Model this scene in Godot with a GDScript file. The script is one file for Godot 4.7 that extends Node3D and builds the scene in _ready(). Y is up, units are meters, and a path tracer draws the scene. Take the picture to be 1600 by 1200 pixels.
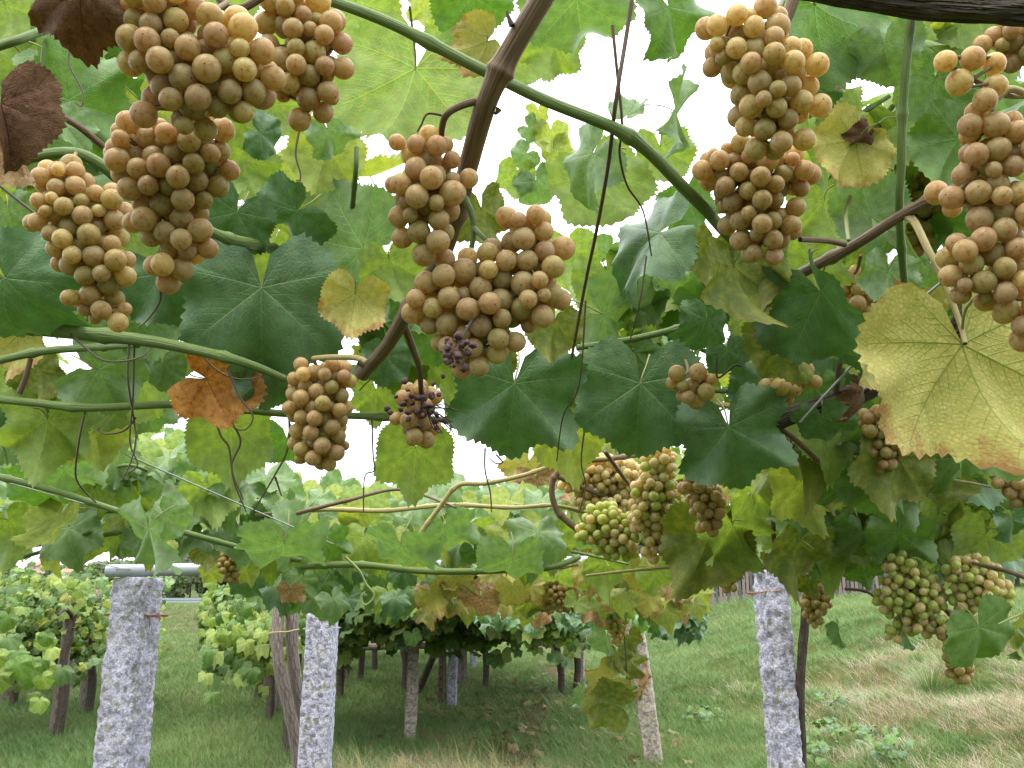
extends Node3D
# A vine pergola seen from under its canopy, on an overcast day.

const F := 1385.0          # focal length in photograph pixels (1600 x 1200)
const PITCH := 12.8        # degrees, camera looks slightly up
const EYE := Vector3(0, 1.5, 0)
var rng := RandomNumberGenerator.new()
var cam_b := Basis()
var M := {}
var LEAF: Array = []       # detailed leaf meshes
var LEAF_L: Array = []     # light leaf meshes
var berry_mesh: Mesh
var raisin_mesh: Mesh
var names := {}

func _ready():
	rng.seed = 20
	setup_camera_and_light()
	make_materials()
	make_meshes()
	build_ground()
	build_grass()
	build_far_background()
	build_posts()
	build_far_vines()
	build_mid_vines()
	build_near_vines()
	build_bunches()
	build_small_things()

func setup_camera_and_light():
	var cam := Camera3D.new()
	cam.name = "camera"
	cam.fov = rad_to_deg(2.0 * atan(600.0 / F))
	cam.far = 2000.0
	cam.near = 0.02
	add_child(cam)
	cam_b = Basis(Vector3(1, 0, 0), deg_to_rad(PITCH))
	cam.transform = Transform3D(cam_b, EYE)
	cam.current = true
	var sky_m := ProceduralSkyMaterial.new()
	sky_m.sky_top_color = Color(0.97, 0.98, 1.0)
	sky_m.sky_horizon_color = Color(0.66, 0.68, 0.72)
	sky_m.sky_curve = 0.5
	sky_m.sky_energy_multiplier = 1.5
	sky_m.ground_bottom_color = Color(0.20, 0.24, 0.14)
	sky_m.ground_horizon_color = Color(0.45, 0.48, 0.40)
	sky_m.sun_angle_max = 1.0
	var sky := Sky.new()
	sky.sky_material = sky_m
	var env := Environment.new()
	env.background_mode = Environment.BG_SKY
	env.sky = sky
	env.tonemap_mode = Environment.TONE_MAPPER_LINEAR
	env.tonemap_exposure = 2.15
	env.sdfgi_enabled = true
	env.ssao_enabled = true
	env.ssil_enabled = true
	var we := WorldEnvironment.new()
	we.name = "world_environment"
	we.environment = env
	add_child(we)
	var sun := DirectionalLight3D.new()
	sun.name = "sun"
	sun.light_energy = 0.5
	sun.light_color = Color(1.0, 0.97, 0.92)
	sun.light_angular_distance = 25.0
	sun.shadow_enabled = true
	add_child(sun)
	sun.look_at_from_position(Vector3(-1.6, 6.0, 2.2), Vector3.ZERO)

# ------------------------------------------------------------------ helpers
func P(px, py, d) -> Vector3:      # a photograph pixel at a given depth along the lens axis
	return EYE + cam_b * Vector3((px - 800.0) / F * d, -(py - 600.0) / F * d, -d)

func on_ground(px, py) -> Vector3:
	var dir := (P(px, py, 1.0) - EYE)
	var t := 1.0
	while t < 400.0:
		var p := EYE + dir * t
		if p.y < ground_h(p.x, p.z):
			return Vector3(p.x, ground_h(p.x, p.z), p.z)
		t += 0.03 + t * 0.002
	return EYE + dir * t

func smooth(a, b, x) -> float:
	return smoothstep(a, b, x)

func ground_h(x: float, z: float) -> float:
	var d := -z
	var s := x - 1.7 - 0.012 * d
	var h := 1.05 * smooth(0.0, 5.2, s) + 0.03 * maxf(0.0, s - 4.5)
	h += 0.08 * smooth(-0.6, 0.6, s) * sin(x * 1.9 + z * 0.7) * 0.5
	h += 0.55 * smooth(27.0, 42.0, d) * smooth(2.0, -6.0, x)
	h += 0.02 * sin(x * 1.3 + 0.5) * sin(z * 0.9)
	h += smooth(0.3, 1.5, s) * smooth(20.0, 12.0, d) * (0.07 * sin(x * 3.1 + z * 1.7) * sin(z * 2.3 - x * 0.9) + 0.05 * sin(x * 5.7 - z * 1.1 + 2.0))
	return h

func rf(a, b) -> float:
	return rng.randf_range(a, b)

func numbered(called: String) -> String:
	if not names.has(called):
		names[called] = 0
		return called
	names[called] += 1
	return "%s_%03d" % [called, names[called]]

func tag(o, label := "", category := "", group := "", kind := ""):
	if label != "": o.set_meta("label", label)
	if category != "": o.set_meta("category", category)
	if group != "": o.set_meta("group", group)
	if kind != "": o.set_meta("kind", kind)
	return o

func thing(called: String, label: String, category: String, at := Vector3.ZERO, group := "") -> Node3D:
	var o := Node3D.new()
	o.name = numbered(called)
	add_child(o)
	o.position = at
	tag(o, label, category, group)
	return o

func part(called: String, mesh: Mesh, mat, parent: Node, xf := Transform3D.IDENTITY) -> MeshInstance3D:
	# xf is in world space; parents carry translation only
	var o := MeshInstance3D.new()
	o.name = called if parent != self else numbered(called)
	o.mesh = mesh
	if mat != null: o.material_override = mat
	var t := xf
	if parent != self: t.origin -= (parent as Node3D).position
	o.transform = t
	parent.add_child(o, true)
	return o

func catmull(pts: Array, n: int) -> Array:
	var out := []
	for i in pts.size() - 1:
		var a: Vector3 = pts[maxi(i - 1, 0)]
		var b: Vector3 = pts[i]
		var c: Vector3 = pts[i + 1]
		var d: Vector3 = pts[mini(i + 2, pts.size() - 1)]
		for k in n:
			out.append(b.cubic_interpolate(c, a, d, float(k) / n))
	out.append(pts[-1])
	return out

# a tube along pts (world space), radii one per point; lumps = knuckles of a cane every `knot` metres
func tube_st(st: SurfaceTool, pts0: Array, r0, r1, sides := 8, n := 6, knot := 0.0, rough := 0.0, seed := 0):
	var pts := catmull(pts0, n)
	var total := 0.0
	var acc := [0.0]
	for i in range(1, pts.size()):
		total += (pts[i] as Vector3).distance_to(pts[i - 1])
		acc.append(total)
	var up := Vector3(0.13, 0.97, 0.21).normalized()
	var t0: Vector3 = ((pts[1] as Vector3) - pts[0]).normalized()
	if absf(t0.dot(up)) > 0.95: up = Vector3(1, 0, 0)
	var nrm := t0.cross(up).normalized()
	var ns := FastNoiseLite.new()
	ns.seed = seed
	ns.frequency = 1.0
	for i in pts.size():
		var a: Vector3 = pts[maxi(i - 1, 0)]
		var b: Vector3 = pts[mini(i + 1, pts.size() - 1)]
		var t := (b - a).normalized()
		nrm = (nrm - t * nrm.dot(t)).normalized()
		var bi := t.cross(nrm)
		var f: float = acc[i] / maxf(total, 1e-6)
		var r: float = lerpf(r0, r1, f)
		if knot > 0.0:
			var q: float = absf(fposmod(acc[i] / knot + 0.37, 1.0) - 0.5) * 2.0
			r *= 1.0 + 0.42 * pow(q, 11.0)
		for k in sides + 1:
			var an := TAU * k / sides
			var dirv := nrm * cos(an) + bi * sin(an)
			var rr := r
			if rough > 0.0:
				rr *= 1.0 + rough * (ns.get_noise_3d(cos(an) * 2.2, sin(an) * 2.2, acc[i] * 9.0) + 0.6 * ns.get_noise_3d(cos(an) * 6.0, sin(an) * 6.0, acc[i] * 22.0))
			st.set_uv(Vector2(float(k) / sides, acc[i]))
			st.set_normal(dirv)
			st.add_vertex((pts[i] as Vector3) + dirv * rr)
	var base: int = st.get_meta("vc", 0)
	var w := sides + 1
	for i in pts.size() - 1:
		for k in sides:
			var p := base + i * w + k
			for q in [p, p + w, p + 1, p + 1, p + w, p + w + 1]: st.add_index(q)
	# end caps
	var last := base + (pts.size() - 1) * w
	for k in range(1, sides - 1):
		for q in [base, base + k, base + k + 1, last, last + k + 1, last + k]: st.add_index(q)
	st.set_meta("vc", base + pts.size() * w)

func st_new() -> SurfaceTool:
	var st := SurfaceTool.new()
	st.begin(Mesh.PRIMITIVE_TRIANGLES)
	st.set_meta("vc", 0)
	return st

func tube(called: String, parent: Node, pts: Array, r0, r1, mat, sides := 8, n := 6, knot := 0.0, rough := 0.0) -> MeshInstance3D:
	var st := st_new()
	var o: Vector3 = (parent as Node3D).position if parent != self else Vector3.ZERO
	var loc := []
	for p in pts: loc.append(p - o)
	tube_st(st, loc, r0, r1, sides, n, knot, rough, rng.randi() % 1000)
	if rough > 0.0: st.generate_normals()
	return part(called, st.commit(), mat, parent, Transform3D(Basis(), o))

# cane from rows of [px, py, depth]; width in photograph pixels at both ends
func cane(called: String, parent: Node, rows: Array, w0: float, w1: float, mat, knot := 0.085, sides := 10) -> MeshInstance3D:
	var pts := []
	for r in rows: pts.append(P(r[0], r[1], r[2]))
	return tube(called, parent, pts, w0 * rows[0][2] / F * 0.5, w1 * rows[-1][2] / F * 0.5, mat, sides, 18 if knot > 0.0 else 7, knot, 0.07 if knot > 0.0 else 0.0)

func lin(r, g, b) -> Color:
	return Color(r, g, b).linear_to_srgb()

# ------------------------------------------------------------------ materials
func noise_img(size: int, freq: float, oct := 4, seed := 1, type := FastNoiseLite.TYPE_SIMPLEX_SMOOTH, cell_ret := -1) -> PackedByteArray:
	var n := FastNoiseLite.new()
	n.seed = seed
	n.noise_type = type
	n.frequency = freq
	n.fractal_octaves = oct
	if oct <= 1: n.fractal_type = FastNoiseLite.FRACTAL_NONE
	if cell_ret >= 0: n.cellular_return_type = cell_ret
	var im := n.get_seamless_image(size, size)
	im.convert(Image.FORMAT_L8)
	return im.get_data()

func tex(im: Image) -> ImageTexture:
	im.generate_mipmaps()
	return ImageTexture.create_from_image(im)

func mat_new(called: String, col: Color, rough: float) -> StandardMaterial3D:
	var m := StandardMaterial3D.new()
	m.resource_name = called
	m.albedo_color = col
	m.roughness = rough
	M[called] = m
	return m

const LT := 512
func leaf_uv(x: float, y: float) -> Vector2:    # leaf plane (unit width) -> uv
	return Vector2(0.5 + x * 0.9, 0.5 - (y + 0.2) * 0.9)

func stamp(buf: PackedFloat32Array, p: Vector2, w: float, v: float):
	var cx := p.x * LT
	var cy := p.y * LT
	var R := int(ceil(w + 1.0))
	for j in range(maxi(int(cy) - R, 0), mini(int(cy) + R + 1, LT)):
		for i in range(maxi(int(cx) - R, 0), mini(int(cx) + R + 1, LT)):
			var d := Vector2(i + 0.5 - cx, j + 0.5 - cy).length()
			var k := clampf(1.0 - (d - w * 0.4) / (w * 0.8 + 0.4), 0.0, 1.0) * v
			if k > buf[j * LT + i]: buf[j * LT + i] = k

func vein(buf: PackedFloat32Array, a: Vector2, dirv: Vector2, length: float, bend: float, w0: float, w1: float, v: float) -> Array:
	var out := []
	var p := a
	var n := int(length * LT * 0.95)
	var d := dirv
	for i in n:
		var f := float(i) / n
		stamp(buf, leaf_uv(p.x, p.y), lerpf(w0, w1, f), v * (1.0 - 0.35 * f))
		out.append([p, d])
		d = d.rotated(bend / n)
		p += d * (length / n)
	return out

func make_leaf_textures() -> Dictionary:
	var buf := PackedFloat32Array()
	buf.resize(LT * LT)
	var r := RandomNumberGenerator.new()
	r.seed = 5
	for th in [0.0, 50.0, -52.0, 106.0, -105.0, 150.0, -150.0]:
		var ta := absf(th)
		var L: float = 0.68 if ta < 10 else (0.62 if ta < 60 else (0.48 if ta < 120 else 0.33))
		var dirv := Vector2(0, -1).rotated(deg_to_rad(th))
		var line := vein(buf, Vector2.ZERO, dirv, L, 0.0 if ta < 1 else signf(th) * -0.12, 2.6 if ta < 60 else 2.0, 0.7, 1.0)
		var step := int(line.size() / (8.0 if ta < 120 else 5.0))
		var k := int(step * 0.8)
		while k < line.size() - 3:
			var f := float(k) / line.size()
			for s in [-1.0, 1.0]:
				var kk := mini(line.size() - 1, k + int(r.randf() * step * 0.4))
				var sub := vein(buf, line[kk][0], (line[kk][1] as Vector2).rotated(s * deg_to_rad(48.0)), L * (0.46 * (1.0 - f) + 0.08), -s * 0.35, 1.3, 0.4, 0.72)
				for m in range(6, sub.size() - 2, 11):
					for s2 in [-1.0, 1.0]:
						vein(buf, sub[m][0], (sub[m][1] as Vector2).rotated(s2 * deg_to_rad(r.randf_range(50, 75))), L * r.randf_range(0.06, 0.12), r.randf_range(-0.5, 0.5), 0.6, 0.25, 0.36)
			k += step
	var cell := noise_img(LT, 0.085, 1, 3, FastNoiseLite.TYPE_CELLULAR, FastNoiseLite.RETURN_DISTANCE2_SUB)
	var low := noise_img(LT, 0.012, 4, 7)
	var low2 := noise_img(LT, 0.02, 4, 17)
	var fine := noise_img(LT, 0.12, 3, 9)
	var green := Image.create_empty(LT, LT, false, Image.FORMAT_RGB8)
	var yellow := Image.create_empty(LT, LT, false, Image.FORMAT_RGB8)
	var olive := Image.create_empty(LT, LT, false, Image.FORMAT_RGB8)
	var dry := Image.create_empty(LT, LT, false, Image.FORMAT_RGB8)
	var height := Image.create_empty(LT, LT, false, Image.FORMAT_RGB8)
	for j in LT:
		for i in LT:
			var q := j * LT + i
			var v := buf[q]
			var c := clampf(cell[q] / 255.0 * 1.6, 0.0, 1.0)
			var lo := low[q] / 255.0
			var l2 := low2[q] / 255.0
			var fi := fine[q] / 255.0
			var vx := (i + 0.5) / LT - 0.5
			var vy := ((j + 0.5) / LT - 0.32)
			var rad := sqrt(vx * vx + vy * vy) / 0.6      # 0 at the stalk, about 1 at the rim
			var ret := (1.0 - c) * 0.5                     # fine net of veinlets
			var b := 0.60 + 0.18 * lo + 0.08 * fi
			var g := Color(b * (0.90 + 0.16 * l2), b, b * 0.9)
			g = g.lerp(Color(0.86, 0.90, 0.62), ret * 0.10)
			g = g.lerp(Color(0.97, 0.99, 0.72), v * 0.62)
			if fi > 0.80 and lo > 0.5: g = g.lerp(Color(0.75, 0.55, 0.30), 0.5)
			green.set_pixel(i, j, g)
			# yellowing leaf: straw ground, green along the veins, brown rim
			var y := Color(0.82, 0.78, 0.52).lerp(Color(0.74, 0.74, 0.42), lo)
			var near := clampf(v * 1.2 + (1.0 - rad) * 0.35 + (l2 - 0.5) * 0.9, 0.0, 1.0)
			y = y.lerp(Color(0.54, 0.62, 0.28), near * 0.6)
			y = y.lerp(Color(0.48, 0.46, 0.16), ret * 0.55)
			y = y.lerp(Color(0.44, 0.52, 0.20), v * 0.35)
			var rim := clampf((rad - 0.80 + (lo - 0.5) * 0.5 + (fi - 0.5) * 0.3) * 4.0, 0.0, 1.0)
			y = y.lerp(Color(0.62, 0.42, 0.27), rim * 0.8)
			if fi > 0.78: y = y.lerp(Color(0.52, 0.36, 0.16), 0.45)
			yellow.set_pixel(i, j, y)
			# blotched leaf
			var o := Color(0.40, 0.48, 0.22).lerp(Color(0.62, 0.62, 0.30), smoothstep(0.1, 1.0, lo + (fi - 0.5) * 0.5))
			o = o.lerp(Color(0.54, 0.44, 0.26), smoothstep(0.5, 1.0, l2 + (fi - 0.5) * 0.5 + (rad - 0.6) * 0.4) * 0.7)
			o = o.lerp(Color(0.62, 0.60, 0.30), v * 0.5)
			o = o.lerp(Color(0.30, 0.30, 0.12), ret * 0.4)
			olive.set_pixel(i, j, o)
			# dry leaf
			var d := Color(0.66, 0.57, 0.42).lerp(Color(0.80, 0.72, 0.56), lo)
			d = d.lerp(Color(0.52, 0.38, 0.26), smoothstep(0.35, 0.95, l2 + (fi - 0.5) * 0.4) * 0.7)
			d = d.lerp(Color(0.42, 0.28, 0.17), v * 0.6 + ret * 0.3)
			dry.set_pixel(i, j, d)
			var hgt := clampf(0.5 + c * 0.16 + (lo - 0.5) * 0.5 + (fi - 0.5) * 0.10 - v * 0.40, 0.0, 1.0)
			height.set_pixel(i, j, Color(hgt, hgt, hgt))
	return {"green": tex(green), "yellow": tex(yellow), "olive": tex(olive), "dry": tex(dry), "height": tex(height)}

func leaf_mat(called: String, t: Texture2D, h: Texture2D, col: Color, back: Color, rough := 0.55) -> StandardMaterial3D:
	var m := mat_new(called, col, rough)
	m.albedo_texture = t
	m.cull_mode = BaseMaterial3D.CULL_DISABLED
	m.backlight_enabled = true
	m.backlight = back
	m.heightmap_enabled = true
	m.heightmap_texture = h
	m.heightmap_scale = 0.10
	m.metallic_specular = 0.4
	return m

func make_materials():
	var T := make_leaf_textures()
	# greens carry shade, backlight and sky sheen in their colour; others vary by health
	leaf_mat("leaf_shaded", T.green, T.height, lin(0.21, 0.35, 0.205), lin(0.18, 0.30, 0.08), 0.40)  # green of a leaf in shade, darkness put into the colour
	leaf_mat("leaf_midtone", T.green, T.height, lin(0.26, 0.42, 0.16), lin(0.48, 0.64, 0.16), 0.48)  # middle tone between the shaded and the backlit green
	leaf_mat("leaf_backlit", T.green, T.height, lin(0.46, 0.62, 0.20), lin(0.97, 0.98, 0.38), 0.55)  # green of a leaf lit from behind, brightness put into the colour
	leaf_mat("leaf_lime", T.green, T.height, lin(0.62, 0.72, 0.22), lin(0.98, 0.96, 0.38), 0.55)
	leaf_mat("leaf_skylit", T.green, T.height, lin(0.37, 0.53, 0.31), lin(0.55, 0.66, 0.24), 0.40)  # pale sky light on the upper face, put into the colour
	leaf_mat("leaf_yellowed", T.yellow, T.height, Color(0.90, 0.90, 0.86), lin(0.50, 0.48, 0.24), 0.65)
	leaf_mat("leaf_blotched", T.olive, T.height, Color(0.90, 0.93, 0.85), lin(0.50, 0.50, 0.18), 0.6)
	leaf_mat("leaf_dry", T.dry, T.height, Color(1, 0.98, 0.97), lin(0.36, 0.29, 0.20), 0.75)
	leaf_mat("leaf_golden", T.dry, T.height, Color(1.0, 0.86, 0.62), lin(0.98, 0.72, 0.32), 0.7)
	leaf_mat("leaf_withered", T.dry, T.height, Color(0.60, 0.52, 0.50), lin(0.10, 0.06, 0.04), 0.8)
	leaf_mat("leaf_tinted", T.green, T.height, Color.WHITE, lin(0.55, 0.62, 0.16), 0.55).vertex_color_use_as_albedo = true
	M.leaf_tinted.heightmap_enabled = false
	mat_new("petiole", lin(0.20, 0.22, 0.08), 0.6)
	# grapes
	var S := 256
	var im := Image.create_empty(S, S / 2, false, Image.FORMAT_RGB8)
	var n1 := noise_img(S, 0.02, 4, 31)
	var n2 := noise_img(S, 0.13, 2, 33)
	var n3 := noise_img(S, 0.35, 1, 35)
	var n4 := noise_img(S, 0.028, 4, 39)
	for j in S / 2:
		for i in S:
			var q := j * S + i
			var a := n1[q] / 255.0
			var v := float(j) / (S / 2)
			var c := Color(0.88, 0.84, 0.66).lerp(Color(0.92, 0.89, 0.76), a)
			c = c.lerp(Color(0.92, 0.89, 0.80), smoothstep(0.45, 0.8, n2[q] / 255.0) * 0.25)
			c = c.lerp(Color(0.74, 0.58, 0.38), smoothstep(0.56, 0.80, n4[q] / 255.0) * 0.45)
			c = c.lerp(Color(0.95, 0.94, 0.88), smoothstep(0.60, 0.85, 1.0 - n4[q] / 255.0) * 0.4)
			if n3[q] > 220: c = c.lerp(Color(0.48, 0.38, 0.22), 0.45)
			var rim := smoothstep(0.965, 0.985, v) * 0.75
			c = c.lerp(Color(0.34, 0.24, 0.14), rim)
			im.set_pixel(i, j, c)
	var gt := tex(im)
	for spec in [["grape_amber", Color(0.84, 0.79, 0.70)], ["grape_gold", Color(0.91, 0.875, 0.74)], ["grape_rosy", Color(0.82, 0.75, 0.69)], ["grape_olive", Color(0.80, 0.78, 0.64)], ["grape_green", Color(0.84, 0.93, 0.68)], ["grape_straw", Color(0.95, 0.94, 0.86)]]:
		var m := mat_new(spec[0], spec[1], 0.34)
		m.albedo_texture = gt
		m.subsurf_scatter_enabled = true
		m.subsurf_scatter_strength = 0.55
		m.backlight_enabled = true
		m.backlight = lin(0.98, 0.93, 0.72)
		m.metallic_specular = 0.4
	mat_new("raisin", lin(0.055, 0.022, 0.022), 0.65)
	mat_new("grape_stem", lin(0.16, 0.12, 0.05), 0.7)
	mat_new("grape_stem_dry", lin(0.035, 0.024, 0.016), 0.8)
	# canes and wood
	bark_mat("cane_green", lin(0.085, 0.15, 0.038), lin(0.15, 0.19, 0.06), 0.45, 0.05)
	bark_mat("cane_brown", lin(0.10, 0.062, 0.036), lin(0.16, 0.105, 0.06), 0.5, 0.06)
	bark_mat("cane_tan", lin(0.30, 0.25, 0.10), lin(0.38, 0.32, 0.14), 0.5, 0.05)
	bark_mat("old_bark", lin(0.045, 0.034, 0.026), lin(0.15, 0.12, 0.095), 0.9, 1.1)
	bark_mat("grey_wood", lin(0.13, 0.10, 0.085), lin(0.30, 0.25, 0.22), 0.85, 0.8)
	mat_new("tendril", lin(0.07, 0.055, 0.03), 0.6)
	mat_new("tendril_green", lin(0.30, 0.36, 0.12), 0.6)
	mat_new("wire", lin(0.30, 0.32, 0.33), 0.5).metallic = 0.5
	mat_new("rust_stain", lin(0.30, 0.20, 0.10), 0.9)
	mat_new("rusty_wire", lin(0.22, 0.09, 0.04), 0.8)
	var pipe := mat_new("pipe", lin(0.34, 0.36, 0.42), 0.4)
	pipe.metallic_specular = 0.5
	granite_mat("granite", Color(0.64, 0.63, 0.71), Color(0.34, 0.34, 0.33), Color(0.40, 0.40, 0.33))
	granite_mat("granite_brown", Color(0.62, 0.57, 0.52), Color(0.30, 0.27, 0.25), Color(0.44, 0.42, 0.33))
	# ground
	ground_mat()
	var gm := mat_new("grass", Color.WHITE, 0.7)
	gm.vertex_color_use_as_albedo = true
	gm.cull_mode = BaseMaterial3D.CULL_DISABLED
	gm.backlight_enabled = true
	gm.backlight = lin(0.5, 0.5, 0.2)
	mat_new("plaster", lin(0.72, 0.71, 0.70), 0.85)
	mat_new("plaster_pink", lin(0.55, 0.36, 0.32), 0.85)
	mat_new("roof_tile", lin(0.42, 0.15, 0.09), 0.85)
	mat_new("glass_dark", lin(0.04, 0.05, 0.06), 0.15)
	mat_new("rail", lin(0.24, 0.26, 0.30), 0.5)
	mat_new("slate", lin(0.07, 0.068, 0.07), 0.8)

func bark_mat(called: String, a: Color, b: Color, rough: float, relief: float):
	var S := 256
	var im := Image.create_empty(S, S, false, Image.FORMAT_RGB8)
	var hm := Image.create_empty(S, S, false, Image.FORMAT_RGB8)
	var n := FastNoiseLite.new()
	n.seed = called.hash() % 1000
	n.frequency = 1.0
	n.fractal_octaves = 4
	for j in S:
		for i in S:
			var an := TAU * i / S
			var cy := TAU * j / S
			var v := n.get_noise_3d(cos(an) * 3.0 + 9.0 * 0.0, sin(an) * 3.0, cos(cy) * 0.55) + 0.5 * n.get_noise_3d(cos(an) * 9.0, sin(an) * 9.0, sin(cy) * 1.4 + 5.0)
			var t := clampf(0.5 + v * 0.9, 0.0, 1.0)
			im.set_pixel(i, j, a.lerp(b, t))
			hm.set_pixel(i, j, Color(t, t, t))
	var m := mat_new(called, Color.WHITE, rough)
	m.albedo_texture = tex(im)
	m.uv1_scale = Vector3(1, 7, 1)
	m.heightmap_enabled = true
	m.heightmap_texture = tex(hm)
	m.heightmap_scale = relief
	m.metallic_specular = 0.35

func granite_mat(called: String, light: Color, dark: Color, moss: Color):
	var S := 512
	var a := noise_img(S, 0.032, 5, 51)
	var b := noise_img(S, 0.10, 3, 52)
	var c := noise_img(S, 0.010, 3, 53)
	var e := noise_img(S, 0.30, 1, 54)
	var c2 := noise_img(S, 0.014, 4, 57)
	var im := Image.create_empty(S, S, false, Image.FORMAT_RGB8)
	var hm := Image.create_empty(S, S, false, Image.FORMAT_RGB8)
	for q in S * S:
		var va := a[q] / 255.0
		var vb := b[q] / 255.0
		var vc := c[q] / 255.0
		var ve := e[q] / 255.0
		var col := light.lerp(Color(1, 1, 1) * 0.5 + light * 0.4, smoothstep(0.45, 0.75, vb) * 0.5)
		col = col.lerp(dark, smoothstep(0.44, 0.26, va) * 0.7)
		col = col.lerp(light * 0.72, smoothstep(0.62, 0.40, vb) * 0.45)
		col = col.lerp(dark, smoothstep(0.72, 0.86, ve) * 0.4)
		col = col.lerp(moss, smoothstep(0.45, 0.72, vc) * smoothstep(0.62, 0.36, va) * 0.75)
		col = col * lerpf(0.88, 1.12, smoothstep(0.25, 0.7, c2[q] / 255.0))
		col = col.lerp(Color(0.50, 0.47, 0.32), smoothstep(0.66, 0.80, c2[q] / 255.0) * smoothstep(0.35, 0.6, vb) * 0.5)
		im.set_pixel(q % S, q / S, col)
		var h := clampf(0.15 + va * 0.6 + vb * 0.25, 0.0, 1.0)
		hm.set_pixel(q % S, q / S, Color(h, h, h))
	var m := mat_new(called, Color.WHITE, 0.9)
	m.albedo_texture = tex(im)
	m.uv1_triplanar = true
	m.uv1_world_triplanar = true
	m.uv1_scale = Vector3(1.7, 1.7, 1.7)
	m.heightmap_enabled = true
	m.heightmap_texture = tex(hm)
	m.heightmap_scale = 0.9

func ground_mat():
	var S := 512
	var a := noise_img(S, 0.02, 5, 61)
	var b := noise_img(S, 0.16, 3, 62)
	var im := Image.create_empty(S, S, false, Image.FORMAT_RGB8)
	for q in S * S:
		var va := a[q] / 255.0
		var vb := b[q] / 255.0
		var col := Color(0.62, 0.66, 0.55).lerp(Color(0.90, 0.88, 0.80), vb)
		col = col.lerp(Color(0.75, 0.66, 0.52), smoothstep(0.5, 0.75, va) * 0.5)
		im.set_pixel(q % S, q / S, col)
	var m := mat_new("ground", Color.WHITE, 0.95)
	m.albedo_texture = tex(im)
	m.uv1_triplanar = true
	m.uv1_world_triplanar = true
	m.uv1_scale = Vector3(0.7, 0.7, 0.7)
	m.vertex_color_use_as_albedo = true
	m.metallic_specular = 0.2

# ------------------------------------------------------------------ shared meshes
func profile(th: float, pts: Array) -> float:
	for i in pts.size() - 1:
		if th <= pts[i + 1][0]:
			var t: float = (th - pts[i][0]) / (pts[i + 1][0] - pts[i][0])
			t = 0.5 - 0.5 * cos(PI * clampf(t, 0, 1))
			return lerpf(pts[i][1], pts[i + 1][1], t)
	return pts[-1][1]

# unit-wide vine leaf in the xy plane, stalk at the origin, tip towards -y, upper face +z
func leaf_mesh(seed: int, lob: float, cup: float, fold: float, wave: float, curl: float, teeth := 52, rings := 6, petiole := true) -> ArrayMesh:
	var r := RandomNumberGenerator.new()
	r.seed = seed
	var sides := []
	for s in 2:
		sides.append([[0.0, 0.99], [27.0, 0.875 - lob * 0.8 + r.randf_range(-0.04, 0.04)], [52.0 + r.randf_range(-4, 4), 0.95 + r.randf_range(-0.07, 0.04)], [80.0, 0.79 - lob * 0.9 + r.randf_range(-0.05, 0.05)], [107.0 + r.randf_range(-5, 5), 0.82 + r.randf_range(-0.07, 0.05)], [140.0, 0.66 + r.randf_range(-0.05, 0.05)], [167.0, 0.34]])
	var sub := 4 if teeth > 20 else 2
	var na := teeth * sub
	var st := st_new()
	var K := 1.0 / 1.45
	var ph := r.randf() * TAU
	var ph2 := r.randf() * TAU
	var kw := r.randi_range(3, 5)
	var skew := r.randf_range(-0.12, 0.12)
	var verts := []
	for k in rings + 1:
		var f := pow(float(k) / rings, 0.85)
		for i in na + 1:
			var th := lerpf(-166.0, 166.0, float(i) / na)
			var rad := profile(absf(th), sides[0 if th < 0 else 1])
			var u := float(i % sub) / sub
			var bigt: float = 0.45 + 0.95 * absf(sin(floor(float(i) / sub) * 2.3 + seed))
			var tooth: float = (u * 1.5 if u < 0.6 else 0.35) if sub == 4 else u
			if th < 0 and sub == 4: tooth = [0.35, 1.0, 0.55, 0.0][i % 4]
			elif sub == 4: tooth = [0.0, 0.55, 1.0, 0.35][i % 4]
			rad *= 1.0 + 0.052 * bigt * (tooth - 0.45) * pow(f, 7.0) * (0.4 if absf(th) > 155 else 1.0)
			var rr := rad * f
			var x := rr * sin(deg_to_rad(th)) * K
			var y := -rr * cos(deg_to_rad(th)) * K
			x += skew * y * y
			var bulge := 0.0
			var va := [0.0, 52.0, 107.0, 166.0]
			for m in 3:
				if absf(th) >= va[m] and absf(th) <= va[m + 1]:
					bulge = sin(PI * (absf(th) - va[m]) / (va[m + 1] - va[m]))
			var z := -cup * rr * rr * 0.55 + fold * absf(x) + 0.05 * bulge * rr
			z += wave * sin(kw * deg_to_rad(th) + ph) * rr * rr * 0.5 + wave * 0.45 * sin(9.0 * deg_to_rad(th) + ph2) * pow(rr, 4.0)
			z -= curl * pow(maxf(0.0, -y - 0.1), 2.0) * 1.6
			# keep roughly the same surface length where the blade folds
			x *= 1.0 / sqrt(1.0 + fold * fold)
			st.set_smooth_group(0)
			st.set_uv(leaf_uv(rr * sin(deg_to_rad(th)) * K, -rr * cos(deg_to_rad(th)) * K))
			st.add_vertex(Vector3(x, y, z))
	var w := na + 1
	for k in rings:
		for i in na:
			var p := k * w + i
			for q in [p, p + 1, p + w, p + 1, p + w + 1, p + w]: st.add_index(q)
	st.generate_normals()
	var m := st.commit()
	if petiole:
		var s2 := st_new()
		tube_st(s2, [Vector3(0, -0.01, 0.0), Vector3(0.005, 0.05, -0.03), Vector3(0.03, 0.16, -0.16), Vector3(0.03, 0.22, -0.36)], 0.008, 0.010, 5, 3)
		s2.commit(m)
		m.surface_set_material(1, M.petiole)
	return m

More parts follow.
